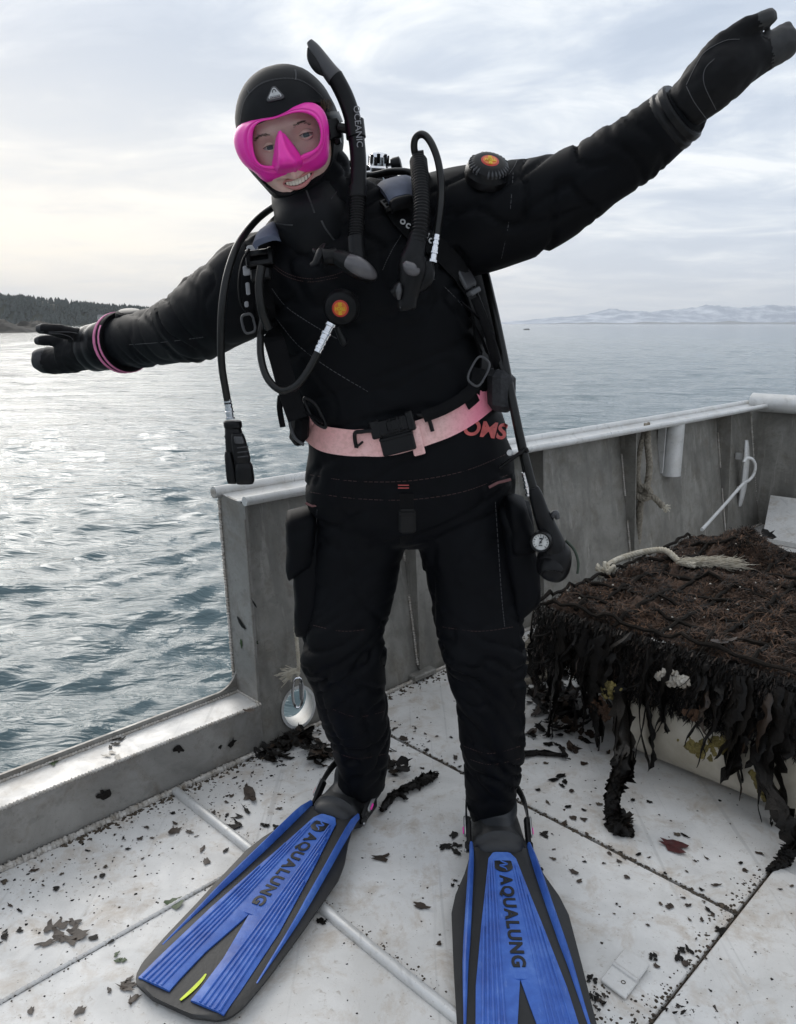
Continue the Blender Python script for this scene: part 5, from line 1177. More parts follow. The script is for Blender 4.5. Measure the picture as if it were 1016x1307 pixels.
q, X, Yv, N_ = onb(531, 562, .011); link('belt_keeper', MB().box(q, X * .012, Yv * .030, N_ * .003, bev=.002), MAT['belt'], belt, smooth=False)
for pts in ([(476, 548, 0), (462, 549, 0), (455, 555, 0), (455, 566, 0), (458, 571, 0)], [(533, 530, 0), (544, 531, 0), (549, 540, 0), (551, 551, 0)]):
    A = [surf(x, y, .012)[0] for x, y, _ in pts]; link('hook', MB().tube(spline(A, 6), .0042, 8), MAT['plastic'], belt)
A = [surf(x, y, .012)[0] for x, y in ((455, 566), (460, 568), (464, 560))]; link('hook', MB().tube(spline(A, 6), .0025, 8), MAT['plastic'], belt)
# crotch strap with side-release buckle
cs = thing('crotch_strap', P(520, 665, 1.6), 'black crotch strap with a release buckle hanging between the thighs', 'strap')
p2 = [P(519, y, Y) for y, Y in ((630, 1.585), (645, 1.592), (665, 1.605), (685, 1.625), (697, 1.66), (700, 1.72))]
link('webbing', MB().ribbon(spline(p2, 5), [np.array((0, -1, -.1))] * 26, .028, .003), MAT['web'], cs)
mb = MB().box(P(520, 664, 1.598), (.0185, 0, 0), (0, .006, 0), (0, 0, .028), bev=.005); mb.box(P(520, 655, 1.594), (.0165, 0, 0), (0, .006, 0), (0, 0, .003), bev=.001); link('buckle', mb, MAT['plastic'], cs, smooth=False)

# ------------------------------------------------------------------ fins and boots
ZU = np.array((0, 0, 1.0))
WO = ([-.02, 0, .06, .12, .17, .30, .45, .52, .55, .568, .574], [.066, .071, .088, .111, .122, .124, .124, .120, .110, .088, .055])
WP = ([0, .004, .015, .1, .2, .35, .5, .57], [.020, .026, .031, .045, .062, .085, .097, .100])
WV = ([.335, .40, .45, .52, .57], [.0006, .012, .021, .025, .025])
def zb(y): return float(np.interp(y, [-.2, -.05, 0, .15, .35, .56], [.040, .044, .042, .030, .019, .013]))
def make_fin(O, A, label, side):
    A = unit((A[0], A[1], 0)); X = np.cross(A, ZU); O = np.array((O[0], O[1], 0.0))
    def W(x, y, z): return O + X * x + A * y + ZU * z
    fin = thing('swim_fin', W(0, .1, 0), label, 'swim fin', 'pair of blue swim fins')
    mb = MB(); rings = []
    for y in np.linspace(-.02, .574, 60):
        w = float(np.interp(y, *WO)); z = zb(y); xs = np.linspace(-1, 1, 13)
        top = [W(w * x, y, z + .006 + .003 * abs(x) ** 3 - (.004 if abs(x) > .99 else 0)) for x in xs]; bot = [W(w * x, y, z - .004 + (.004 if abs(x) > .99 else 0)) for x in xs[::-1]]
        rings.append(top + bot)
    link('blade', mb.loft(rings), MAT['finblack'], fin, auto=50)
    ys1 = np.linspace(0, .335, 20); ys2 = np.linspace(.335, .553, 16); mb = MB()
    def sec(x0, x1, y):
        z = zb(y) + .006; n_ = 6; t = [W(gr(x0, x1, k / n_), y, z + .0052 - (.002 if k in (0, n_) else 0)) for k in range(n_ + 1)]
        return t + [W(x1, y, z - .002), W(x0, y, z - .002)]
    pw = lambda y: float(np.interp(y, *WP)); pv_ = lambda y: float(np.interp(y, *WV))
    mb.loft([sec(-pw(y), pw(y), y) for y in ys1])
    for s in (-1, 1): mb.loft([sec(s * pv_(y), s * pw(y), y) for y in ys2])
    pan = link('center_panel', mb, MAT['finblue'], fin, auto=40)
    for s in (-1, 1):
        for k in range(5):
            x0, x1 = .0200 + .0050 * k, .0385 + .0112 * k; pts = []
            for y in np.linspace(.03 + .012 * k, .551, 26):
                x = gr(x0, x1 + .007, y / .566)
                if x < pw(y) - .004: pts.append(W(s * x, y, zb(y) + .0112))
            link('ridge', MB().tube(pts, .0026, 8), MAT['finblue'], pan)
        pts = []; rings = []
        for y in np.linspace(-.03, .47, 24):
            x = float(np.interp(y, [-.03, .0, .1, .3, .47], [.067, .068, .079, .101, .113])); h = float(np.interp(y, [-.03, .02, .1, .3, .47], [.010, .024, .022, .011, .001])); w = float(np.interp(y, [-.03, .05, .25, .47], [.0045, .007, .0078, .002])); z = zb(y) + .006
            rings.append([W(s * (x - w), y, z - .003), W(s * (x - w * .8), y, z + h * .6), W(s * x, y, z + h), W(s * (x + w * .7), y, z + h * .8), W(s * (x + w), y, z - .003)])
        link('side_rail', MB().loft(rings), MAT['finblue'], fin, auto=60)
    # foot pocket
    rings = []
    for y, w, h, z0 in ((-.150, .060, .082, .004), (-.12, .062, .086, .004), (-.09, .064, .080, .006), (-.055, .066, .070, .010), (-.052, .068, .074, .010), (-.038, .068, .070, .012), (-.035, .066, .062, .014), (-.022, .063, .050, .020), (-.010, .057, .038, .026), (-.003, .044, .024, .030)):
        rings.append([W(w * math.cos(a), y, z0 + (h - .004) * (math.sin(a) * .5 + .5) ** (1.0 if math.sin(a) > 0 else .5) if False else (z0 if math.sin(a) < -.2 else z0 + h * max(math.sin(a), 0) ** .8)) for a in np.linspace(0, 2 * math.pi, 32, endpoint=False)])
    pk_ = link('foot_pocket', MB().loft(rings), MAT['finblack'], fin, auto=50)
    for s in (-1, 1):                                  # strap buckles
        mb = MB(); d = unit(A * -.6 + ZU * .42); n_ = X * s; mb.box(W(s * .070, -.075, .052), d * .034, n_ * .006, np.cross(d, n_) * .011, bev=.004); mb.box(W(s * .074, -.048, .030), d * .012, n_ * .006, np.cross(d, n_) * .008, bev=.003)
        bk_ = link('buckle', mb, MAT['plastic'], fin, smooth=False)
        link('lever', MB().box(W(s * .0785, -.083, .060), d * .024, n_ * .003, np.cross(d, n_) * .007, bev=.0025), MAT['steel'], bk_, smooth=False)
        link('button', MB().box(W(s * .082, -.076, .054), d * .008, n_ * .002, np.cross(d, n_) * .004, bev=.0015), MAT['pink'] if side * s > 0 or side > 0 and s < 0 else MAT['red'], bk_, smooth=False)
        link('rivet', MB().disc_stack(W(s * .078, -.040, .027), n_, [(.005, 0), (.004, .0035), (.001, .004)], 12), MAT['steel'], bk_)
    sp = spline([W(.075, -.085, .062), W(.070, -.15, .088), W(.045, -.205, .105), W(0, -.228, .110), W(-.045, -.205, .105), W(-.070, -.15, .088), W(-.075, -.085, .062)], 6)
    link('heel_strap', MB().ribbon(sp, [(q - W(0, -.12, .08)) * (1, 1, .1) for q in sp], .020, .004), MAT['rubber'], fin, auto=40)
    # emblem and lettering
    ctr = W(0, .040, zb(.04) + .0112)
    em = link('emblem', MB().disc_stack(ctr, ZU, [(.0222, -.001), (.0222, .0008), (.0215, .0011)], 32), MAT['finblack2'], pan)
    U_, V_ = -X, A                                     # the print's own up and reading direction
    mb = MB(); pts = [ctr + V_ * a + U_ * b_ + ZU * .0014 for a, b_ in ((-.019, -.006), (-.011, -.0035), (-.006, .004), (-.002, .008), (.001, .002), (.003, -.007), (.007, -.004), (.012, .0035), (.019, .006))]
    mb.ribbon(spline(pts, 4), [ZU] * 40, [.0015 + .0035 * math.sin(math.pi * k / 32) for k in range(33)], .0008); link('emblem_wave', mb, MAT['finblue'], pan)
    chars = 'AQUALUNG'
    for k, ch in enumerate(chars):
        y = .085 + (0, .0315, .063, .0935, .1205, .1475, .179, .211)[k]; badge_text(ch, .036, MAT['finblack2'], pan, W(0, y, zb(y) + .0112), V_ * 1.12, U_, ZU, thick=.0006, offset=.0014)
    mb = MB(); q = [W(-.012, .492, 0), W(-.0135, .51, 0), W(-.0115, .535, 0), W(-.007, .560, 0)]
    q = [p + ZU * (zb(.53) + .0075) for p in q]; mb.ribbon(spline(q, 5), [ZU] * 20, [.002 + .006 * math.sin(math.pi * (k + 1) / 18) for k in range(16)], .001); link('tip_mark', mb, MAT['lime'], fin)
    return W, fin
OL, OR_ = G(419, 1042, .05), G(640, 1089, .05)
WL_, finL = make_fin(OL, (-.419, -.908), 'blue and black swim fin pointing lower left, yellow mark at its tip', -1)
WR_, finR = make_fin(OR_, (-.020, -1.0), 'blue and black swim fin pointing straight at the viewer, tip cut off', 1)
def boot(W, leg_px):
    mb = MB(); e = P(*leg_px); rings = []
    for y, w, h, z0 in ((-.215, .030, .075, .012), (-.20, .038, .090, .006), (-.16, .044, .105, .004), (-.12, .047, .100, .004), (-.08, .048, .085, .004), (-.04, .046, .065, .010), (-.01, .036, .045, .016)):
        rings.append([W(w * math.cos(a), y, z0 + h * .5 + h * .5 * math.sin(a)) for a in np.linspace(0, 2 * math.pi, 20, endpoint=False)])
    mb.loft(rings); mb.tube(spline([W(0, -.135, .055), W(0, -.138, .085), e * .5 + W(0, -.14, .10) * .5, e, e + (e - W(0, -.14, .06)) * .35], 5), [v for v in np.linspace(.052, .054, 21)], 22)
    V, Fc = remesh(mb, .0055, 3); o = MB(); o.v = [tuple(p) for p in V]; o.f = Fc; o.m = [0] * len(Fc)
    return link('boot', o, MAT['boot'], person, auto=0)
boot(WL_, (462, 1000, 1.80)); boot(WR_, (627, 1030, 1.71))

# ------------------------------------------------------------------ shellfish cage on a white float
U0, U1, C0, C1, ZC = 1.917, 2.93, -1.299, -.08, .395
rc = random.Random(21)
cage = thing('shellfish_cage', UV(2.4, -.7), 'flat black wire shellfish cage overgrown with brown weed, lying on a white float', 'cage')
nr_ = 0
def cage_h(u, v):                                      # lie of the growth over the top
    e = min((u - U0) / .05, (v - C0) / .05, 1)
    m_ = .085 * math.exp(-((u - 2.86) / .10) ** 2 - ((v + 1.06) / .13) ** 2) + .03 * math.exp(-((u - 2.45) / .08) ** 2 - ((v + .95) / .12) ** 2)
    g = max(abs(((u - U0) / .127) % 1 - .5), abs(((v - C0) / .127) % 1 - .5))
    return ZC + .008 + m_ + max(0, .036 * fbm(u * 8, v * 8, 2) + .026 * fbm(u * 20, v * 20, 7)) + .006 * fbm(u * 70, v * 70, 1) - .012 * (1 - max(e, 0)) - .009 * sstep(.25, .46, g) * (fbm(u * 4, v * 4, 9) > -.1)
nu, nv = 120, 140
V = []; Fc = []
for i in range(nu):
    for j in range(nv):
        u = gr(U0 + .004, U1, i / (nu - 1)); v = gr(C0 + .004, C1, j / (nv - 1)); V.append(UV(u, v, cage_h(u, v) - .012))
for i in range(nu - 1):
    for j in range(nv - 1): Fc.append((i * nv + j, i * nv + j + 1, (i + 1) * nv + j + 1, (i + 1) * nv + j))
link('growth_mat', MB().add(V, Fc), MAT['shag'], cage, auto=0)
for k in range(9):
    u = U0 + k * .1266; pts = [UV(u + rc.gauss(0, .002), v, cage_h(min(max(u, U0 + .06), U1), v) * .85 + (ZC + .030) * .15 + .002 + .003 * fbm(v * 20, k)) for v in np.linspace(C0, C1, 50)]
    link('grid_bar', MB().tube(pts, [.0052 + .005 * abs(fbm(v * .7, k * 3.1)) for v in range(50)], 6), MAT['gridbar'], cage)
for k in range(10):
    v = C0 + k * .1266; pts = [UV(u, v + rc.gauss(0, .002), cage_h(u, max(v, C0 + .06)) * .85 + (ZC + .026) * .15 + .002 + .003 * fbm(u * 20, k)) for u in np.linspace(U0, U1, 44)]
    link('grid_bar', MB().tube(pts, [.0052 + .005 * abs(fbm(u * .7, k * 5.3)) for u in range(44)], 6), MAT['gridbar'], cage)
for k in range(12):                                    # wires down the front and the open end
    v = C0 + .02 + k * .1; link('side_wire', MB().tube([UV(U0 + rc.gauss(0, .003), v + rc.gauss(0, .004), z) for z in np.linspace(.16, ZC, 7)], .0035, 6), MAT['gridbar'], cage)
for z in (.20, .26, .32): link('side_wire', MB().tube([UV(U0 + .004 * fbm(v * 7, z), v, z + .006 * fbm(v * 5, z * 9)) for v in np.linspace(C0, C1, 40)], .0035, 6), MAT['gridbar'], cage)
V = []; Fc = []                                        # the packed basket behind the wires
prof = [(U0 + .012, ZC - .012), (U0 + .006, .34), (U0 + .004, .29), (U0 + .004, .24), (U0 + .012, .235), (U0 + .05, .225)]
nj = 110
for (u, z) in prof:
    for j in range(nj): v = gr(C0 + .02, C1, j / (nj - 1)); V.append(UV(u + .016 * fbm(v * 18, z * 18), v, z + (.045 * fbm(v * 8, 1.7, 4) + .02 * fbm(v * 30, 2.2, 4)) * (z < .24)))
for i in range(len(prof) - 1):
    for j in range(nj - 1): Fc.append((i * nj + j, i * nj + j + 1, (i + 1) * nj + j + 1, (i + 1) * nj + j))
o_ = len(V); nj2 = 80
for z in (ZC - .02, .30, .22, .15):
    for j in range(nj2): u = gr(U0 + .02, U1, j / (nj2 - 1)); V.append(UV(u, C0 + .02 + .016 * fbm(u * 18, z * 18), z))
for i in range(3):
    for j in range(nj2 - 1): Fc.append(tuple(o_ + q for q in (i * nj2 + j, i * nj2 + j + 1, (i + 1) * nj2 + j + 1, (i + 1) * nj2 + j)))
link('fouled_basket', MB().add(V, Fc), MAT['kelp'], cage, auto=0)
# shaggy growth: fine threads and tufts
def threads(mb, n, lo, hi, zoff, mats):
    for _ in range(n):
        u = rc.uniform(U0, U1); v = rc.uniform(C0, -.35)
        if fbm(u * 7, v * 7, 5) + rc.gauss(0, .25) < -.15: continue
        if max(abs(((u - U0) / .1266) % 1 - .5), abs(((v - C0) / .1266) % 1 - .5)) > .47 and rc.random() < .75: continue
        z = cage_h(u, v) - .010 + zoff; a = rc.gauss(.6, 1.1) + 2.0 * fbm(u * 3, v * 3, 8); L = rc.uniform(lo, hi); p0 = UV(u, v, z); d = UV(math.cos(a), math.sin(a)); w = UV(-math.sin(a), math.cos(a)) * rc.uniform(.0006, .0017)
        r1, r2 = rc.uniform(.002, .012), rc.uniform(-.004, .008); p1 = p0 + d * L * .5 + ZU * r1; p2 = p0 + d * L + ZU * r2 + w * rc.uniform(-4, 4)
        mb.add([p0 - w, p0 + w, p1 + w, p1 - w, p2], [(0, 1, 2, 3), (3, 2, 4)], rc.choice(mats))
mb = MB(); threads(mb, 80000, .010, .034, .001, (0, 0, 0, 1, 2, 2)); threads(mb, 9000, .02, .06, .007, (0, 1, 1, 2))
o = link('weed_growth', mb, [MAT['shag'], MAT['shag2'], MAT['kelp']], cage, smooth=False); o['kind'] = 'stuff'
# curtain of weed over the front and the near end
def frond(mb, top, n_out, L, w, mat=0, sway=.0):
    k = max(int(L / .012), 4); pts = []; s1, s2 = rc.random() * 90, rc.random() * 90; side = np.cross(ZU, n_out); a = rc.uniform(-.5, .5); ph = rc.random() * 6
    rows = []
    for i in range(k + 1):
        t = i / k; c = np.asarray(top) + n_out * (.012 + .016 * math.sin(t * 3 + ph) + .02 * min(t * 3, 1)) - ZU * L * t + side * (sway * t + .012 * math.sin(t * 6 + ph)); ww = w * (.55 + .6 * math.sin(math.pi * min(t * .85 + .1, 1))) * (1 if i < k else .2)
        tw = side * math.cos(a + t) + n_out * math.sin(a + t); c[2] = max(c[2], .006); c = c + side * .010 * noise.noise(Vector((t * 5, s1, 2))) + n_out * .008 * noise.noise(Vector((t * 6, s2, 5))); rows.append((c - tw * ww * max(.5 + .75 * noise.noise(Vector((t * L * 45, s1, 0))), .08), c + n_out * .005, c + tw * ww * max(.5 + .75 * noise.noise(Vector((t * L * 45, s2, 3))), .08)))
    Vv = [p for r in rows for p in r]; mb.add(Vv, [(i * 3 + j, i * 3 + j + 1, i * 3 + j + 4, i * 3 + j + 3) for i in range(k) for j in range(2)], mat)
NF_, NL_ = -UV(1, 0), -UV(0, 1)
mb = MB()
for _ in range(60):
    v = rc.uniform(C0 - .01, C1); L = rc.uniform(.05, .15) * (1.0 + 1.1 * fbm(v * 9, 3.3)); frond(mb, UV(U0 - .004, v, rc.uniform(.24, ZC + .006)), NF_, L, rc.choice((.004, .006, .008, .012, .02, .03)) * rc.uniform(.7, 1.2), rc.choice((0, 0, 0, 0, 0, 0, 0, 1)), rc.gauss(0, .02))
for _ in range(120):
    u = rc.uniform(U0, U1); frond(mb, UV(u, C0 - .002, rc.uniform(.24, ZC + .006)), NL_, rc.uniform(.08, .30), rc.choice((.004, .006, .01, .016, .026)), rc.choice((0, 0, 0, 1)), rc.gauss(0, .02))
for _ in range(15000):                                  # stringy fringe
    if rc.random() < .7: p0 = UV(U0 - .004 - rc.uniform(0, .014), rc.uniform(C0 - .01, -.35), rc.uniform(.205, ZC + .004)); n_ = NF_
    else: p0 = UV(rc.uniform(U0, U1), C0 - .004 - rc.uniform(0, .02), rc.uniform(.12, ZC + .004)); n_ = NL_
    L = rc.uniform(.008, .035); w = np.cross(ZU, n_) * rc.uniform(.0006, .002); p1 = p0 - ZU * L * .5 + n_ * rc.uniform(0, .014) + w * rc.uniform(-5, 5); p2 = p0 - ZU * L + n_ * rc.uniform(-.01, .012) + w * rc.uniform(-8, 8)
    mb.add([p0 - w, p0 + w, p1 + w, p1 - w, p2], [(0, 1, 2, 3), (3, 2, 4)], rc.choice((0, 0, 0, 0, 0, 0, 1)))
o = link('weed_curtain', mb, [MAT['kelp'], MAT['kelpbrown']], cage); o['kind'] = 'stuff'
for v, L, w, sw in ((-.93, .40, .022, .02), (-.875, .27, .03, 0), (-.74, .27, .018, -.01), (-.685, .33, .03, .03), (-.665, .32, .035, -.02), (-.57, .40, .03, 0), (-1.08, .36, .04, .0), (-1.13, .34, .03, .0), (-1.22, .38, .04, .02)):
    mb = MB()
    for q in range(3): frond(mb, UV(U0 - .006, v + rc.gauss(0, .012), ZC - .02), NF_, L * rc.uniform(.85, 1.05), w, 0, sw)
    link('hanging_weed', mb, MAT['kelp'], cage)
# white float
fl = []
f0, f1, g0, g1_ = U0 - .008, U1, -1.03, C1
for t, ins in ((0.004, .085), (.010, .06), (.026, .034), (.052, .014), (.09, .002), (.15, 0), (.21, .004), (.25, .02), (.265, .05)):
    c_ = []; r_ = .085
    for (cu_, cv_, a0) in ((f1 - r_, g1_ - r_, 0), (f0 + r_, g1_ - r_, 90), (f0 + r_, g0 + r_, 180), (f1 - r_, g0 + r_, 270)):
        for a in np.linspace(a0, a0 + 90, 7): c_.append(UV(cu_ + (r_ - ins * .98) * math.cos(R(a)), cv_ + (r_ - ins * .98) * math.sin(R(a)), t))
    fl.append(c_)
link('float', MB().loft(fl), MAT['float'], cage, auto=0)
def growth(px, py, u, n_, r, mat, name):                # crusts on the float
    r_ = ray(px, py); t = (u * math.sqrt(2) - CAM[0] - CAM[1]) / (r_[0] + r_[1]); c = CAM + r_ * t; mb = MB()
    for _ in range(n_):
        p = c + UV(0, rc.gauss(0, r)) + ZU * rc.gauss(0, r * .7) - UV(rc.uniform(0, .008), 0); s_ = rc.uniform(.004, .012); a0 = rc.random() * 6
        mb.add([p + UV(0, math.cos(a0 + k * 1.05) * s_ * rc.uniform(.6, 1.4)) + ZU * math.sin(a0 + k * 1.05) * s_ * 1.3 + UV(.004, 0) for k in range(6)] + [p - UV(.006, 0)], [(k, (k + 1) % 6, 6) for k in range(6)])
    return link(name, mb, mat, cage, smooth=False)
growth(893, 955, U0 - .004, 90, .016, MAT['yellowweed'], 'yellow_growth'); growth(920, 950, U0 - .006, 60, .014, MAT['yellowweed'], 'yellow_growth'); growth(983, 1012, U0 - .006, 70, .014, MAT['yellowweed'], 'yellow_growth'); growth(972, 995, U0 - .006, 40, .011, MAT['yellowweed'], 'yellow_growth')
growth(768, 905, U0 - .03, 60, .018, MAT['shag2'], 'rusty_growth'); growth(775, 880, U0 - .03, 40, .014, MAT['yellowweed'], 'rusty_growth'); growth(850, 865, U0 - .03, 34, .012, MAT['shell'], 'barnacles'); growth(868, 868, U0 - .035, 22, .007, MAT['shell'], 'barnacles'); growth(885, 912, U0 - .03, 24, .010, MAT['shag2'], 'barnacles')
mb = MB()
for _ in range(60):
    u, v = rc.uniform(U0, U1), rc.uniform(C0, -.4); r = rc.uniform(.0015, .005); c = UV(u, v, cage_h(u, v) + .004); a0 = rc.random() * 6
    mb.add([c + UV(math.cos(a0 + k * 1.57), math.sin(a0 + k * 1.57)) * r for k in range(4)] + [c + ZU * r * .8], [(k, (k + 1) % 4, 4) for k in range(4)])
o = link('shell_bits', mb, MAT['shell'], cage, smooth=False); o['kind'] = 'stuff'
# flat dead blades on top
def leaf_mesh(mb, c, nrm, size, asp, yaw, curl=.25, m=0, jag=.3, r=rc):
    nrm = unit(nrm); X = unit(np.cross((0.3, 1, .2), nrm)); Y = np.cross(nrm, X); X, Y = X * math.cos(yaw) + Y * math.sin(yaw), Y * math.cos(yaw) - X * math.sin(yaw)
    n_ = 14; k = r.random() * 9; ou = []; inn = []
    for i in range(n_):
        a = 2 * math.pi * i / n_; q = 1 + jag * noise.noise(Vector((math.cos(a) * 1.6 + k, math.sin(a) * 1.6, k))) * 2 + r.uniform(-.12, .12)
        x, y = size * .5 * math.cos(a) * q, size * .5 * asp * math.sin(a) * q; h = size * curl * (.35 * (x / size) ** 2 * 4 + .22 * noise.noise(Vector((x / size * 3 + k, y / size * 3, 1))) + .12)
        ou.append(np.asarray(c) + X * x + Y * y + nrm * max(h, .0015)); x, y = x * .5, y * .5; h = size * curl * (.25 * noise.noise(Vector((x / size * 4 + k, y / size * 4, 2))) + .16); inn.append(np.asarray(c) + X * x + Y * y + nrm * max(h, .002))
    V = ou + inn + [np.asarray(c) + nrm * max(size * curl * .12, .002)]
    mb.add(V, [(i, (i + 1) % n_, n_ + (i + 1) % n_, n_ + i) for i in range(n_)] + [(n_ + i, n_ + (i + 1) % n_, 2 * n_) for i in range(n_)], m)
for px, py, s_, mt in ((760, 820, .05, 'steel'), (850, 848, .06, 'float')): pass
q = G(922, 820, ZC + .02); mb = MB(); leaf_mesh(mb, q, (0, 0, 1), .075, .35, .4, .3); link('dead_blade', mb, MAT['kelpbrown'], cage)

# frayed white rope on the cage
def laid(mb, path, r, turns_per_m=28, strands=3, m=0, sides=7):
    L = np.concatenate([[0], np.cumsum([np.linalg.norm(b_ - a) for a, b_ in zip(path[:-1], path[1:])])]); n_ = max(int(L[-1] / .004), 8); t = np.linspace(0, L[-1], n_)
    Q = np.stack([np.interp(t, L, np.array(path)[:, k]) for k in range(3)], -1); up = ZU.copy()
    for s in range(strands):
        pts = []
        for i in range(n_):
            T = unit(Q[min(i + 1, n_ - 1)] - Q[max(i - 1, 0)]); A_ = unit(np.cross(T, (0.2, .1, 1))); B_ = np.cross(T, A_); a = 2 * math.pi * (turns_per_m * t[i] + s / strands); pts.append(Q[i] + (A_ * math.cos(a) + B_ * math.sin(a)) * r * .52)
        mb.tube(pts, r * .56, sides, m=m)
def GC(px, py, dz=.02): q = G(px, py, ZC); u, v = (q[0] + q[1]) * S2, (q[0] - q[1]) * S2; return UV(u, v, cage_h(min(max(u, U0), U1), min(max(v, C0), C1)) + dz)
rp = thing('frayed_rope', GC(830, 722), 'frayed end of thick pale rope lying across the weed on top of the cage', 'rope')
path = spline([GC(766, 735, .014), GC(780, 722, .02), GC(800, 715, .026), GC(825, 716, .026), GC(848, 722, .022), GC(868, 728, .02), GC(886, 732, .018)], 10)
mb = MB(); laid(mb, path, .011); link('laid_rope', mb, MAT['rope'], rp)
mb = MB(); kc = GC(770, 733, .018)
for k in range(5):
    c = kc + UV(rc.gauss(0, .009), rc.gauss(0, .012), 0); a0 = rc.random() * 6; laid(mb, [c + UV(.013 * math.cos(a0 + t), .016 * math.sin(a0 + t)) + ZU * (.012 * math.sin(2 * t + k) + .006 * k) for t in np.linspace(0, 4.6, 20)], .0062, 60)
link('knot', mb, MAT['rope'], rp)
mb = MB(); a_, b_ = GC(868, 728, .02), GC(940, 733, .022); dvec = b_ - a_
for _ in range(900):
    s0 = rc.uniform(-.05, .75); p0 = a_ + dvec * s0 + UV(rc.gauss(0, .008), rc.gauss(0, .008)) + ZU * rc.uniform(-.006, .010); L = rc.uniform(.03, .085); sp = .32 * max(s0, 0) + .10; p2 = p0 + unit(dvec) * L + UV(rc.gauss(0, sp), rc.gauss(0, sp)) * L * .55 + ZU * (rc.gauss(.05, .14) + .22 * max(s0 - .4, 0)) * L
    mb.tube([p0, p0 * .65 + p2 * .35 + UV(rc.gauss(0, .005), rc.gauss(0, .005)) + ZU * rc.uniform(-.003, .007), p0 * .3 + p2 * .7 + UV(rc.gauss(0, .006), rc.gauss(0, .006)) + ZU * rc.uniform(-.003, .006), p2], [.0012, .0011, .0009, .0004], 3, cap=False)
link('frayed_end', mb, MAT['rope'], rp, auto=0)
# tan rope coil behind the right leg
tr_ = thing('rope_coil', G(685, 850), 'tan rope coil lying on the deck between the diver\'s leg and the cage', 'rope'); mb = MB()
for k, (ox, oy) in enumerate(((680, 846), (688, 842), (676, 858))):
    c = G(ox, oy, .012 + k * .018); laid(mb, [c + np.array((.055 * math.cos(t + k), .085 * math.sin(t + k), .012 * math.sin(t * 2 + k) + .045 * max(math.sin(t + k), 0))) for t in np.linspace(0, 5.6, 40)], .011, 26)
link('coil', mb, MAT['ropedark'], tr_)
# rope hanging from the rail, knotted
hr_ = thing('hanging_rope', P(824, 640, 3.72), 'grey rope tied in a knot and hanging down from the pale rail behind the cage', 'rope'); mb = MB()
laid(mb, spline([P(826, 541, 3.86), P(827, 570, 3.80), P(829, 595, 3.78), P(826, 618, 3.77), P(818, 640, 3.77), P(816, 665, 3.77), P(814, 690, 3.77), P(810, 712, 3.77)], 8), .016, 22)
laid(mb, spline([P(824, 545, 3.86), P(817, 575, 3.80), P(814, 605, 3.78), P(818, 628, 3.76)], 8), .013, 22); laid(mb, spline([P(812, 632, 3.76), P(822, 637, 3.73), P(830, 631, 3.72), P(826, 622, 3.74), P(816, 622, 3.77), P(812, 630, 3.78), P(820, 636, 3.75), P(832, 634, 3.72), P(840, 640, 3.71), P(846, 647, 3.70)], 8), .015, 22)
link('strand', mb, MAT['ropedark'], hr_)
mb = MB()
for _ in range(40): p0 = P(846, 647, 3.70); mb.tube([p0, p0 + np.array((rc.gauss(.02, .012), rc.gauss(0, .012), rc.gauss(-.01, .012)))], .002, 3)
link('rope_tip', mb, MAT['rope'], hr_)
# hook rod leaning behind the cage
hk = thing('hook_rod', P(930, 640, 3.9), 'thin white metal rod with a hooked loop leaning against the cleat', 'rod')
link('rod', MB().tube(spline([P(896, 676, 3.55), P(925, 644, 3.9), P(948, 618, 4.15), P(956, 613, 4.22), P(962, 605, 4.24), P(964, 594, 4.24), P(960, 586, 4.24), P(953, 585, 4.24), P(949, 590, 4.23)], 8), .0085, 10), MAT['rail'], hk)
# snap shackle in the scupper
sh = thing('snap_shackle', P(379, 885, 2.20), 'steel snap shackle on a frayed cord hanging in front of the drain hole', 'shackle')
pts = [P(380 + 6.5 * math.copysign(abs(math.cos(t)) ** .8, math.cos(t)), 884 + 19 * math.sin(t), 2.19) for t in np.linspace(0, 2 * math.pi, 26, endpoint=False)]
link('link', MB().tube(pts, .0042, 8, loop=True, cap=False), MAT['chrome'], sh); link('gate', MB().tube([P(383, 872, 2.18), P(384, 893, 2.18)], .0035, 8), MAT['steel'], sh)
mb = MB(); laid(mb, spline([P(379, 868, 2.195), P(381, 850, 2.20), P(380, 832, 2.21), P(378, 812, 2.22), P(377, 800, 2.23)], 6), .006, 40)
for _ in range(60): p0 = P(372, 857, 2.19); mb.tube([p0 + np.array((rc.gauss(.012, .005), 0, rc.gauss(.004, .006))), p0 + np.array((rc.gauss(-.018, .010), rc.gauss(-.01, .006), rc.gauss(-.014, .014)))], .0014, 3)
link('cord', mb, MAT['rope'], sh)

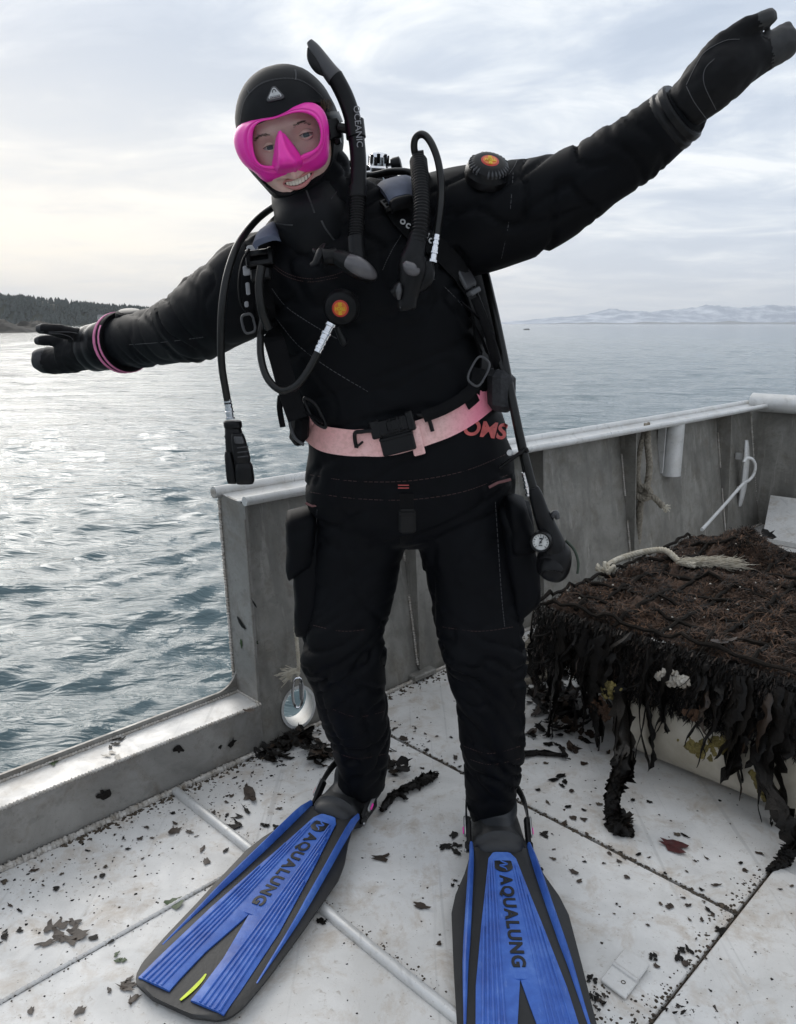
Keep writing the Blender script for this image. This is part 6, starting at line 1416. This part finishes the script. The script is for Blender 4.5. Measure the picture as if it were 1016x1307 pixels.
# ------------------------------------------------------------------ scraps of seaweed on the deck
rs = random.Random(77)
NV_ = UV(0, 1)
def on_sill(px, py):                                   # front face of the sill
    r = ray(px, py); n_ = UV(0, 1); t = ((UV(0, V0 + .002) - CAM) @ n_) / (r @ n_); return CAM + r * t
def on_post(px, py):
    r = ray(px, py); n_ = UV(1, 0); t = ((UV(UP - .005, 0) - CAM) @ n_) / (r @ n_); return CAM + r * t
def scrap(px, py, wpx, asp, yaw, mat, label=None, group=None, where='deck', curl=.22, n=1, jag=.35, z=.001):
    if where == 'deck': c, nr__ = G(px, py, z), ZU
    elif where == 'top': c, nr__ = G(px, py, .149), ZU
    elif where == 'sill': c, nr__ = on_sill(px, py), NV_; curl *= .35
    else: c, nr__ = on_post(px, py), -UV(1, 0); curl *= .35
    size = wpx * ((c - CAM) @ np.array((0, math.cos(PITCH), -math.sin(PITCH)))) / FPX
    mb = MB()
    for k in range(n * 2 if n > 1 else 1): leaf_mesh(mb, c + (UV(rs.gauss(0, .3), rs.gauss(0, .3)) * size if n > 1 else 0), nr__, size * (rs.uniform(.3, .62) if n > 1 else 1), asp * rs.uniform(.8, 1.2), yaw + rs.gauss(0, 1.2 if n > 1 else .1), curl, 0, jag, rs)
    o = link('seaweed_scrap', mb, MAT[mat], auto=60)
    return tag(o, label, 'seaweed', group)
GS = 'seaweed scraps on the deck'
named = [
 (82, 1190, 46, .45, .1, 'kelpbrown', 'ragged dark clump of seaweed on the deck near the left picture edge', 'deck', 5), (158, 1258, 40, .35, 1.4, 'kelpbrown', 'long brown curl of seaweed just left of the left fin tip', 'deck', 4),
 (150, 1222, 20, .7, .3, 'kelpgreen', 'dark green scrap above the brown curl, left of the left fin', 'deck', 2), (222, 1153, 19, .7, .5, 'kelpgreen', 'bright green scrap of seaweed beside the left fin blade', 'deck', 1),
 (13, 1190, 20, .5, .4, 'kelp', 'dark scrap of seaweed cut by the left picture edge', 'deck', 3), (318, 1017, 30, .45, 2.3, 'kelpbrown', 'brown pointed leaf on the deck close to the sill', 'deck', 1),
 (299, 1049, 38, .3, -.2, 'kelp', 'thin twisted dark scrap below the brown pointed leaf', 'deck', 3), (345, 1053, 19, .7, .2, 'kelp', 'small curled black scrap right of the twisted one, above the left fin', 'deck', 2),
 (224, 1060, 15, .9, 1.2, 'kelpbrown', 'small upright brown scrap at the end of the raised seam', 'deck', 1), (537, 1156, 24, .45, -.2, 'kelpbrown', 'flat brown leaf lying between the two fins', 'deck', 1),
 (577, 1080, 26, .6, .1, 'kelp', 'dark ragged scrap beside the left buckle of the right fin', 'deck', 3), (583, 1129, 18, .6, .6, 'kelp', 'black scrap touching the left edge of the right fin', 'deck', 2),
 (487, 1095, 24, .45, .4, 'kelpbrown', 'brown leaf just right of the left fin heel', 'deck', 1), (412, 1178, 15, .8, .4, 'kelp', 'small dark scrap under the right edge of the left fin blade', 'deck', 2),
 (862, 1081, 44, .40, -.25, 'kelpred', 'dark red leaf on the deck in front of the white float', 'deck', 1), (907, 1250, 32, .7, -.2, 'kelpred', 'torn dark red leaf near the lower right corner', 'deck', 2),
 (873, 1222, 27, .55, .1, 'kelp', 'dark brown scrap above the torn red leaf', 'deck', 2), (912, 1217, 18, .25, -.7, 'kelpred', 'narrow reddish strip of weed right of the dark brown scrap', 'deck', 1),
 (840, 1222, 18, .8, .4, 'kelp', 'ragged scrap right above the square metal tab', 'deck', 2), (757, 1250, 16, .9, .9, 'kelp', 'dark scrap at the left corner of the square metal tab', 'deck', 2),
 (695, 1065, 14, .7, .2, 'kelp', 'small dark scrap right of the right ankle', 'deck', 1), (714, 996, 28, .5, .1, 'kelp', 'wide black scrap right of the right ankle and the dirty seam', 'deck', 3),
 (856, 1157, 13, .6, -.3, 'kelpbrown', 'small brown scrap on the plate below the dirty seam', 'deck', 1), (873, 1066, 14, .3, -.6, 'kelp', 'thin black curl above the dark red leaf', 'deck', 1),
 (178, 1031, 30, .36, 1.55, 'kelp', 'tall black smear of weed stuck on the front of the sill', 'sill', 1), (131, 1013, 19, .8, 1.0, 'kelp', 'black three cornered scrap stuck on the sill front', 'sill', 1),
 (275, 995, 30, .55, .7, 'kelp', 'large black scrap at the foot of the sill', 'sill', 2), (288, 951, 22, .6, 1.3, 'kelp', 'black scrap high on the sill front near the post', 'sill', 2),
 (228, 957, 14, .5, .7, 'kelp', 'small black scrap at the top edge of the sill front', 'sill', 1), (144, 948, 20, .5, .1, 'kelp', 'dark scrap on top of the sill', 'top', 2),
 (148, 965, 22, .4, .3, 'shell', 'pale tan scrap on top of the sill', 'top', 2), (69, 974, 11, .7, .2, 'kelpgreen', 'small green scrap on the outer lip of the sill', 'top', 1), (318, 907, 14, .5, .2, 'kelpbrown', 'brown scrap on the sill top by the post', 'top', 1),
 (312, 822, 27, .5, 1.5, 'kelpgreen', 'green leaf stuck on the bulwark end plate', 'post', 2), (308, 795, 30, .22, 1.25, 'kelp', 'black strip of weed stuck on the bulwark end plate', 'post', 1), (325, 770, 16, .2, 1.2, 'kelp', 'thin dark strip high on the bulwark end plate', 'post', 1)]
for px, py, w, asp, yaw, mt, lab, where, n_ in named: scrap(px, py, w, asp, yaw, mt, lab, GS, where, n=n_, jag=.5)
for px, py, w in ((131, 1118, 9), (71, 1135, 8), (163, 1084, 8), (258, 1085, 12), (264, 1100, 14), (241, 1062, 12), (120, 1197, 14), (142, 1200, 11), (726, 1030, 9), (745, 1034, 8), (815, 1091, 10), (732, 1044, 12), (920, 1188, 16), (962, 1168, 10), (999, 1273, 14),
                  (854, 1158, 9), (515, 943, 14), (288, 1086, 12), (40, 1290, 12), (102, 1290, 14), (560, 1205, 9), (530, 1250, 8), (690, 1110, 7), (740, 1125, 8), (800, 1120, 7), (665, 960, 13), (700, 950, 12), (745, 975, 11), (730, 1010, 8)):
    scrap(px, py, w, rs.uniform(.4, .9), rs.random() * 6, rs.choice(('kelp', 'kelpbrown', 'kelp')), 'small dark fleck of seaweed lying alone on the pale deck plates', 'small seaweed flecks on the deck')
# heaps
def heap(px, py, rx, ry, n, smin, smax, label, mats=('kelp', 'kelpbrown'), hgt=.02, name='seaweed_heap'):
    c0_ = G(px, py); mb = MB()
    for _ in range(n):
        q = G(px + rs.gauss(0, rx * .5), py + rs.gauss(0, ry * .5), 0); r_ = np.linalg.norm(q - c0_); q[2] = .001 + hgt * rs.random() * math.exp(-(r_ / .12) ** 2)
        if (q[0] - q[1]) * S2 < V0 + .012: q = q + UV(0, V0 + .014 - (q[0] - q[1]) * S2)
        leaf_mesh(mb, q, unit((rs.gauss(0, .3), rs.gauss(0, .3), 1)), rs.uniform(smin, smax), rs.uniform(.25, .7), rs.random() * 6.28, .35, rs.choice((0, 0, 0, 1)), .4, rs)
    return tag(link(name, mb, [MAT[m_] for m_ in mats], auto=60), label, 'seaweed', 'heaps of seaweed on the deck', 'stuff')
heap(372, 944, 42, 12, 70, .02, .06, 'dark heap of seaweed at the foot of the post under the drain hole')
heap(404, 966, 26, 14, 30, .02, .055, 'dark heap of seaweed behind the left boot'); heap(352, 965, 22, 14, 26, .015, .05, 'loose dark seaweed along the inner corner of the sill')
heap(504, 978, 16, 16, 16, .02, .05, 'loose black seaweed right of the left boot')
heap(714, 922, 46, 34, 120, .015, .06, 'spread of black seaweed on the deck left of the cage'); heap(700, 888, 34, 18, 70, .015, .06, 'tangle of black seaweed beside the right shin'); heap(690, 858, 26, 14, 40, .02, .06, 'dark seaweed piled around the tan rope coil', hgt=.05)
heap(760, 1297 - 20, 18, 14, 26, .004, .014, 'crumbs of dark dirt around the square metal tab', hgt=.003); heap(872, 1294, 36, 12, 40, .006, .02, 'crumbly dirt at the bottom edge right of the metal tab', hgt=.004)
def strand(name, pts, r, label, mat='kelp', flat=.45, grp='thick seaweed strands on the deck', n=11):   # a bundle of torn blades
    p = np.array(spline([np.asarray(q) for q in pts], 10)); rr = np.array([v[0] for v in spline([np.array((x, 0, 0)) for x in r], 10)]); K = len(p); mb = MB()
    core = [a * .55 * (1 + .3 * fbm(k * .5, r[0] * 99)) for k, a in enumerate(rr)]; mb.tube(list(p), core, 7, flat=.6)
    for q in range(n):
        k0, k1 = (0 if q < 2 else rs.randint(0, K // 3)), (K - 1 if q < 2 else rs.randint(2 * K // 3, K - 1)); ph, s_ = rs.random() * 6, rs.random() * 50; rows = []
        for k in range(k0, k1 + 1):
            T = unit(p[min(k + 1, K - 1)] - p[max(k - 1, 0)]); A_ = unit(np.cross(T, unit((.3, -.8, .5)))); B_ = np.cross(T, A_); a = ph + k * .10 + fbm(k * .12, s_) * 2
            c = p[k] + (A_ * math.cos(a) + B_ * math.sin(a)) * rr[k] * .55; c[2] = max(c[2], .004); d = A_ * math.cos(a + 1.4) + B_ * math.sin(a + 1.4); w = rr[k] * (.30 + 1.0 * abs(fbm(k * .45, s_ + 9))) * (1 if k not in (k0, k1) else .2)
            rows.append((c - d * w, c + (A_ * math.cos(a) + B_ * math.sin(a)) * .002, c + d * w * rs.uniform(.6, 1.3)))
        for q_ in rows:
            for z_ in q_: z_[2] = max(z_[2], .003)
        mb.add([v for q_ in rows for v in q_], [(i * 3 + j, i * 3 + j + 1, i * 3 + j + 4, i * 3 + j + 3) for i in range(len(rows) - 1) for j in range(2)])
    return tag(link(name, mb, MAT[mat], auto=60), label, 'seaweed', grp)
strand('seaweed_strand', [G(497, 1018, .012), G(515, 1008, .014), G(532, 1000, .016), G(547, 993, .014), G(559, 987, .010)], [.008, .013, .016, .017, .010], 'thick black seaweed stalk lying right of the left boot')
strand('seaweed_strand', [G(487, 1035, .012), G(497, 1020, .01), G(508, 1012, .012), G(520, 1020, .008)], [.010, .014, .012, .006], 'short black tangle between the left boot and the thick stalk')
qa = UV(U0 - .03, -.965, .30)
strand('hanging_strand', [UV(U0 - .01, -1.00, .27), UV(U0 - .035, -.99, .20), G(797, 968, .15), G(786, 1000, .10), G(781, 1030, .045), G(786, 1052, .016), G(800, 1062, .010), G(808, 1058, .012)], [.022, .030, .034, .028, .026, .028, .022, .010], 'thick black strand of weed trailing from the cage onto the deck')
heap(792, 1055, 12, 7, 26, .02, .045, 'dark clump where the trailing strand ends on the deck')
strand('hanging_strand', [UV(U0 - .01, -.60, .24), UV(U0 - .03, -.61, .17), G(1006, 1052, .10), G(1010, 1076, .05), G(1003, 1095, .016), G(990, 1106, .010), G(978, 1111, .008)], [.016, .024, .026, .022, .020, .014, .006], 'black strand of weed trailing on the deck at the right picture edge')
strand('seaweed_strand', [UV(1.62, -1.30, .012), UV(1.66, -1.22, .012), UV(1.74, -1.18, .010), UV(1.80, -1.10, .008)], [.010, .013, .012, .005], 'black strip of weed bent across the deck behind the right leg')
q = P(985, 684, 3.9); mb = MB(); leaf_mesh(mb, UV(3.4, -1.02, .30) * 0 + P(980, 683, 3.85), unit((-.3, -.8, .5)), .085, .6, .3, .5, 0, .5, rs); mb.tube([P(968, 692, 3.87), P(976, 688, 3.86)], .008, 6)
tag(link('black_rag', mb, MAT['kelp']), 'black rag of weed sticking up at the far edge of the cage by the corner', 'seaweed')
# crumbs nobody could count
mb = MB()
for _ in range(2000):
    if rs.random() < .5: u, v = rs.uniform(.2, 2.0), rs.uniform(V0 + .01, .2)
    else: u, v = rs.uniform(-.3, 1.6), V0 + .012 + abs(rs.gauss(0, .16))
    r = abs(rs.gauss(.0006, .0011)) + .0006; c = UV(u, v, .0075 if v > V1 - .004 else .0004); a0 = rs.random() * 6
    mb.add([c + np.array((math.cos(a0 + k * 1.2566) * r * rs.uniform(.6, 1.7), math.sin(a0 + k * 1.2566) * r * rs.uniform(.6, 1.7), 0)) for k in range(5)] + [c + ZU * r * rs.uniform(.3, .7)], [(k, (k + 1) % 5, 5) for k in range(5)], rs.choice((0, 0, 1, 2)))
for _ in range(230):                                   # small torn bits, thickest along the sill, the seams and round the cage
    k = rs.random()
    if k < .4: u, v = rs.uniform(.2, 1.6), V0 + .02 + abs(rs.gauss(0, .12))
    elif k < .6: u, v = 1.527 + rs.gauss(0, .05), rs.uniform(V0 + .05, V1)
    elif k < .8: u, v = rs.uniform(.4, 1.7), V1 - .03 + rs.gauss(0, .06)
    else: u, v = rs.uniform(1.3, 1.95), rs.uniform(V0 + .1, -.5)
    leaf_mesh(mb, UV(u, v, .0075 if v > V1 - .004 else .0006), ZU, rs.uniform(.006, .020), rs.uniform(.3, .8), rs.random() * 6.28, .3, rs.choice((0, 1, 1, 2)), .5, rs)
tag(link('seaweed_crumbs', mb, [MAT['kelp'], MAT['kelpbrown'], MAT['dirt']], smooth=False), 'countless tiny crumbs of weed and dirt strewn over the deck', 'debris', kind='stuff')
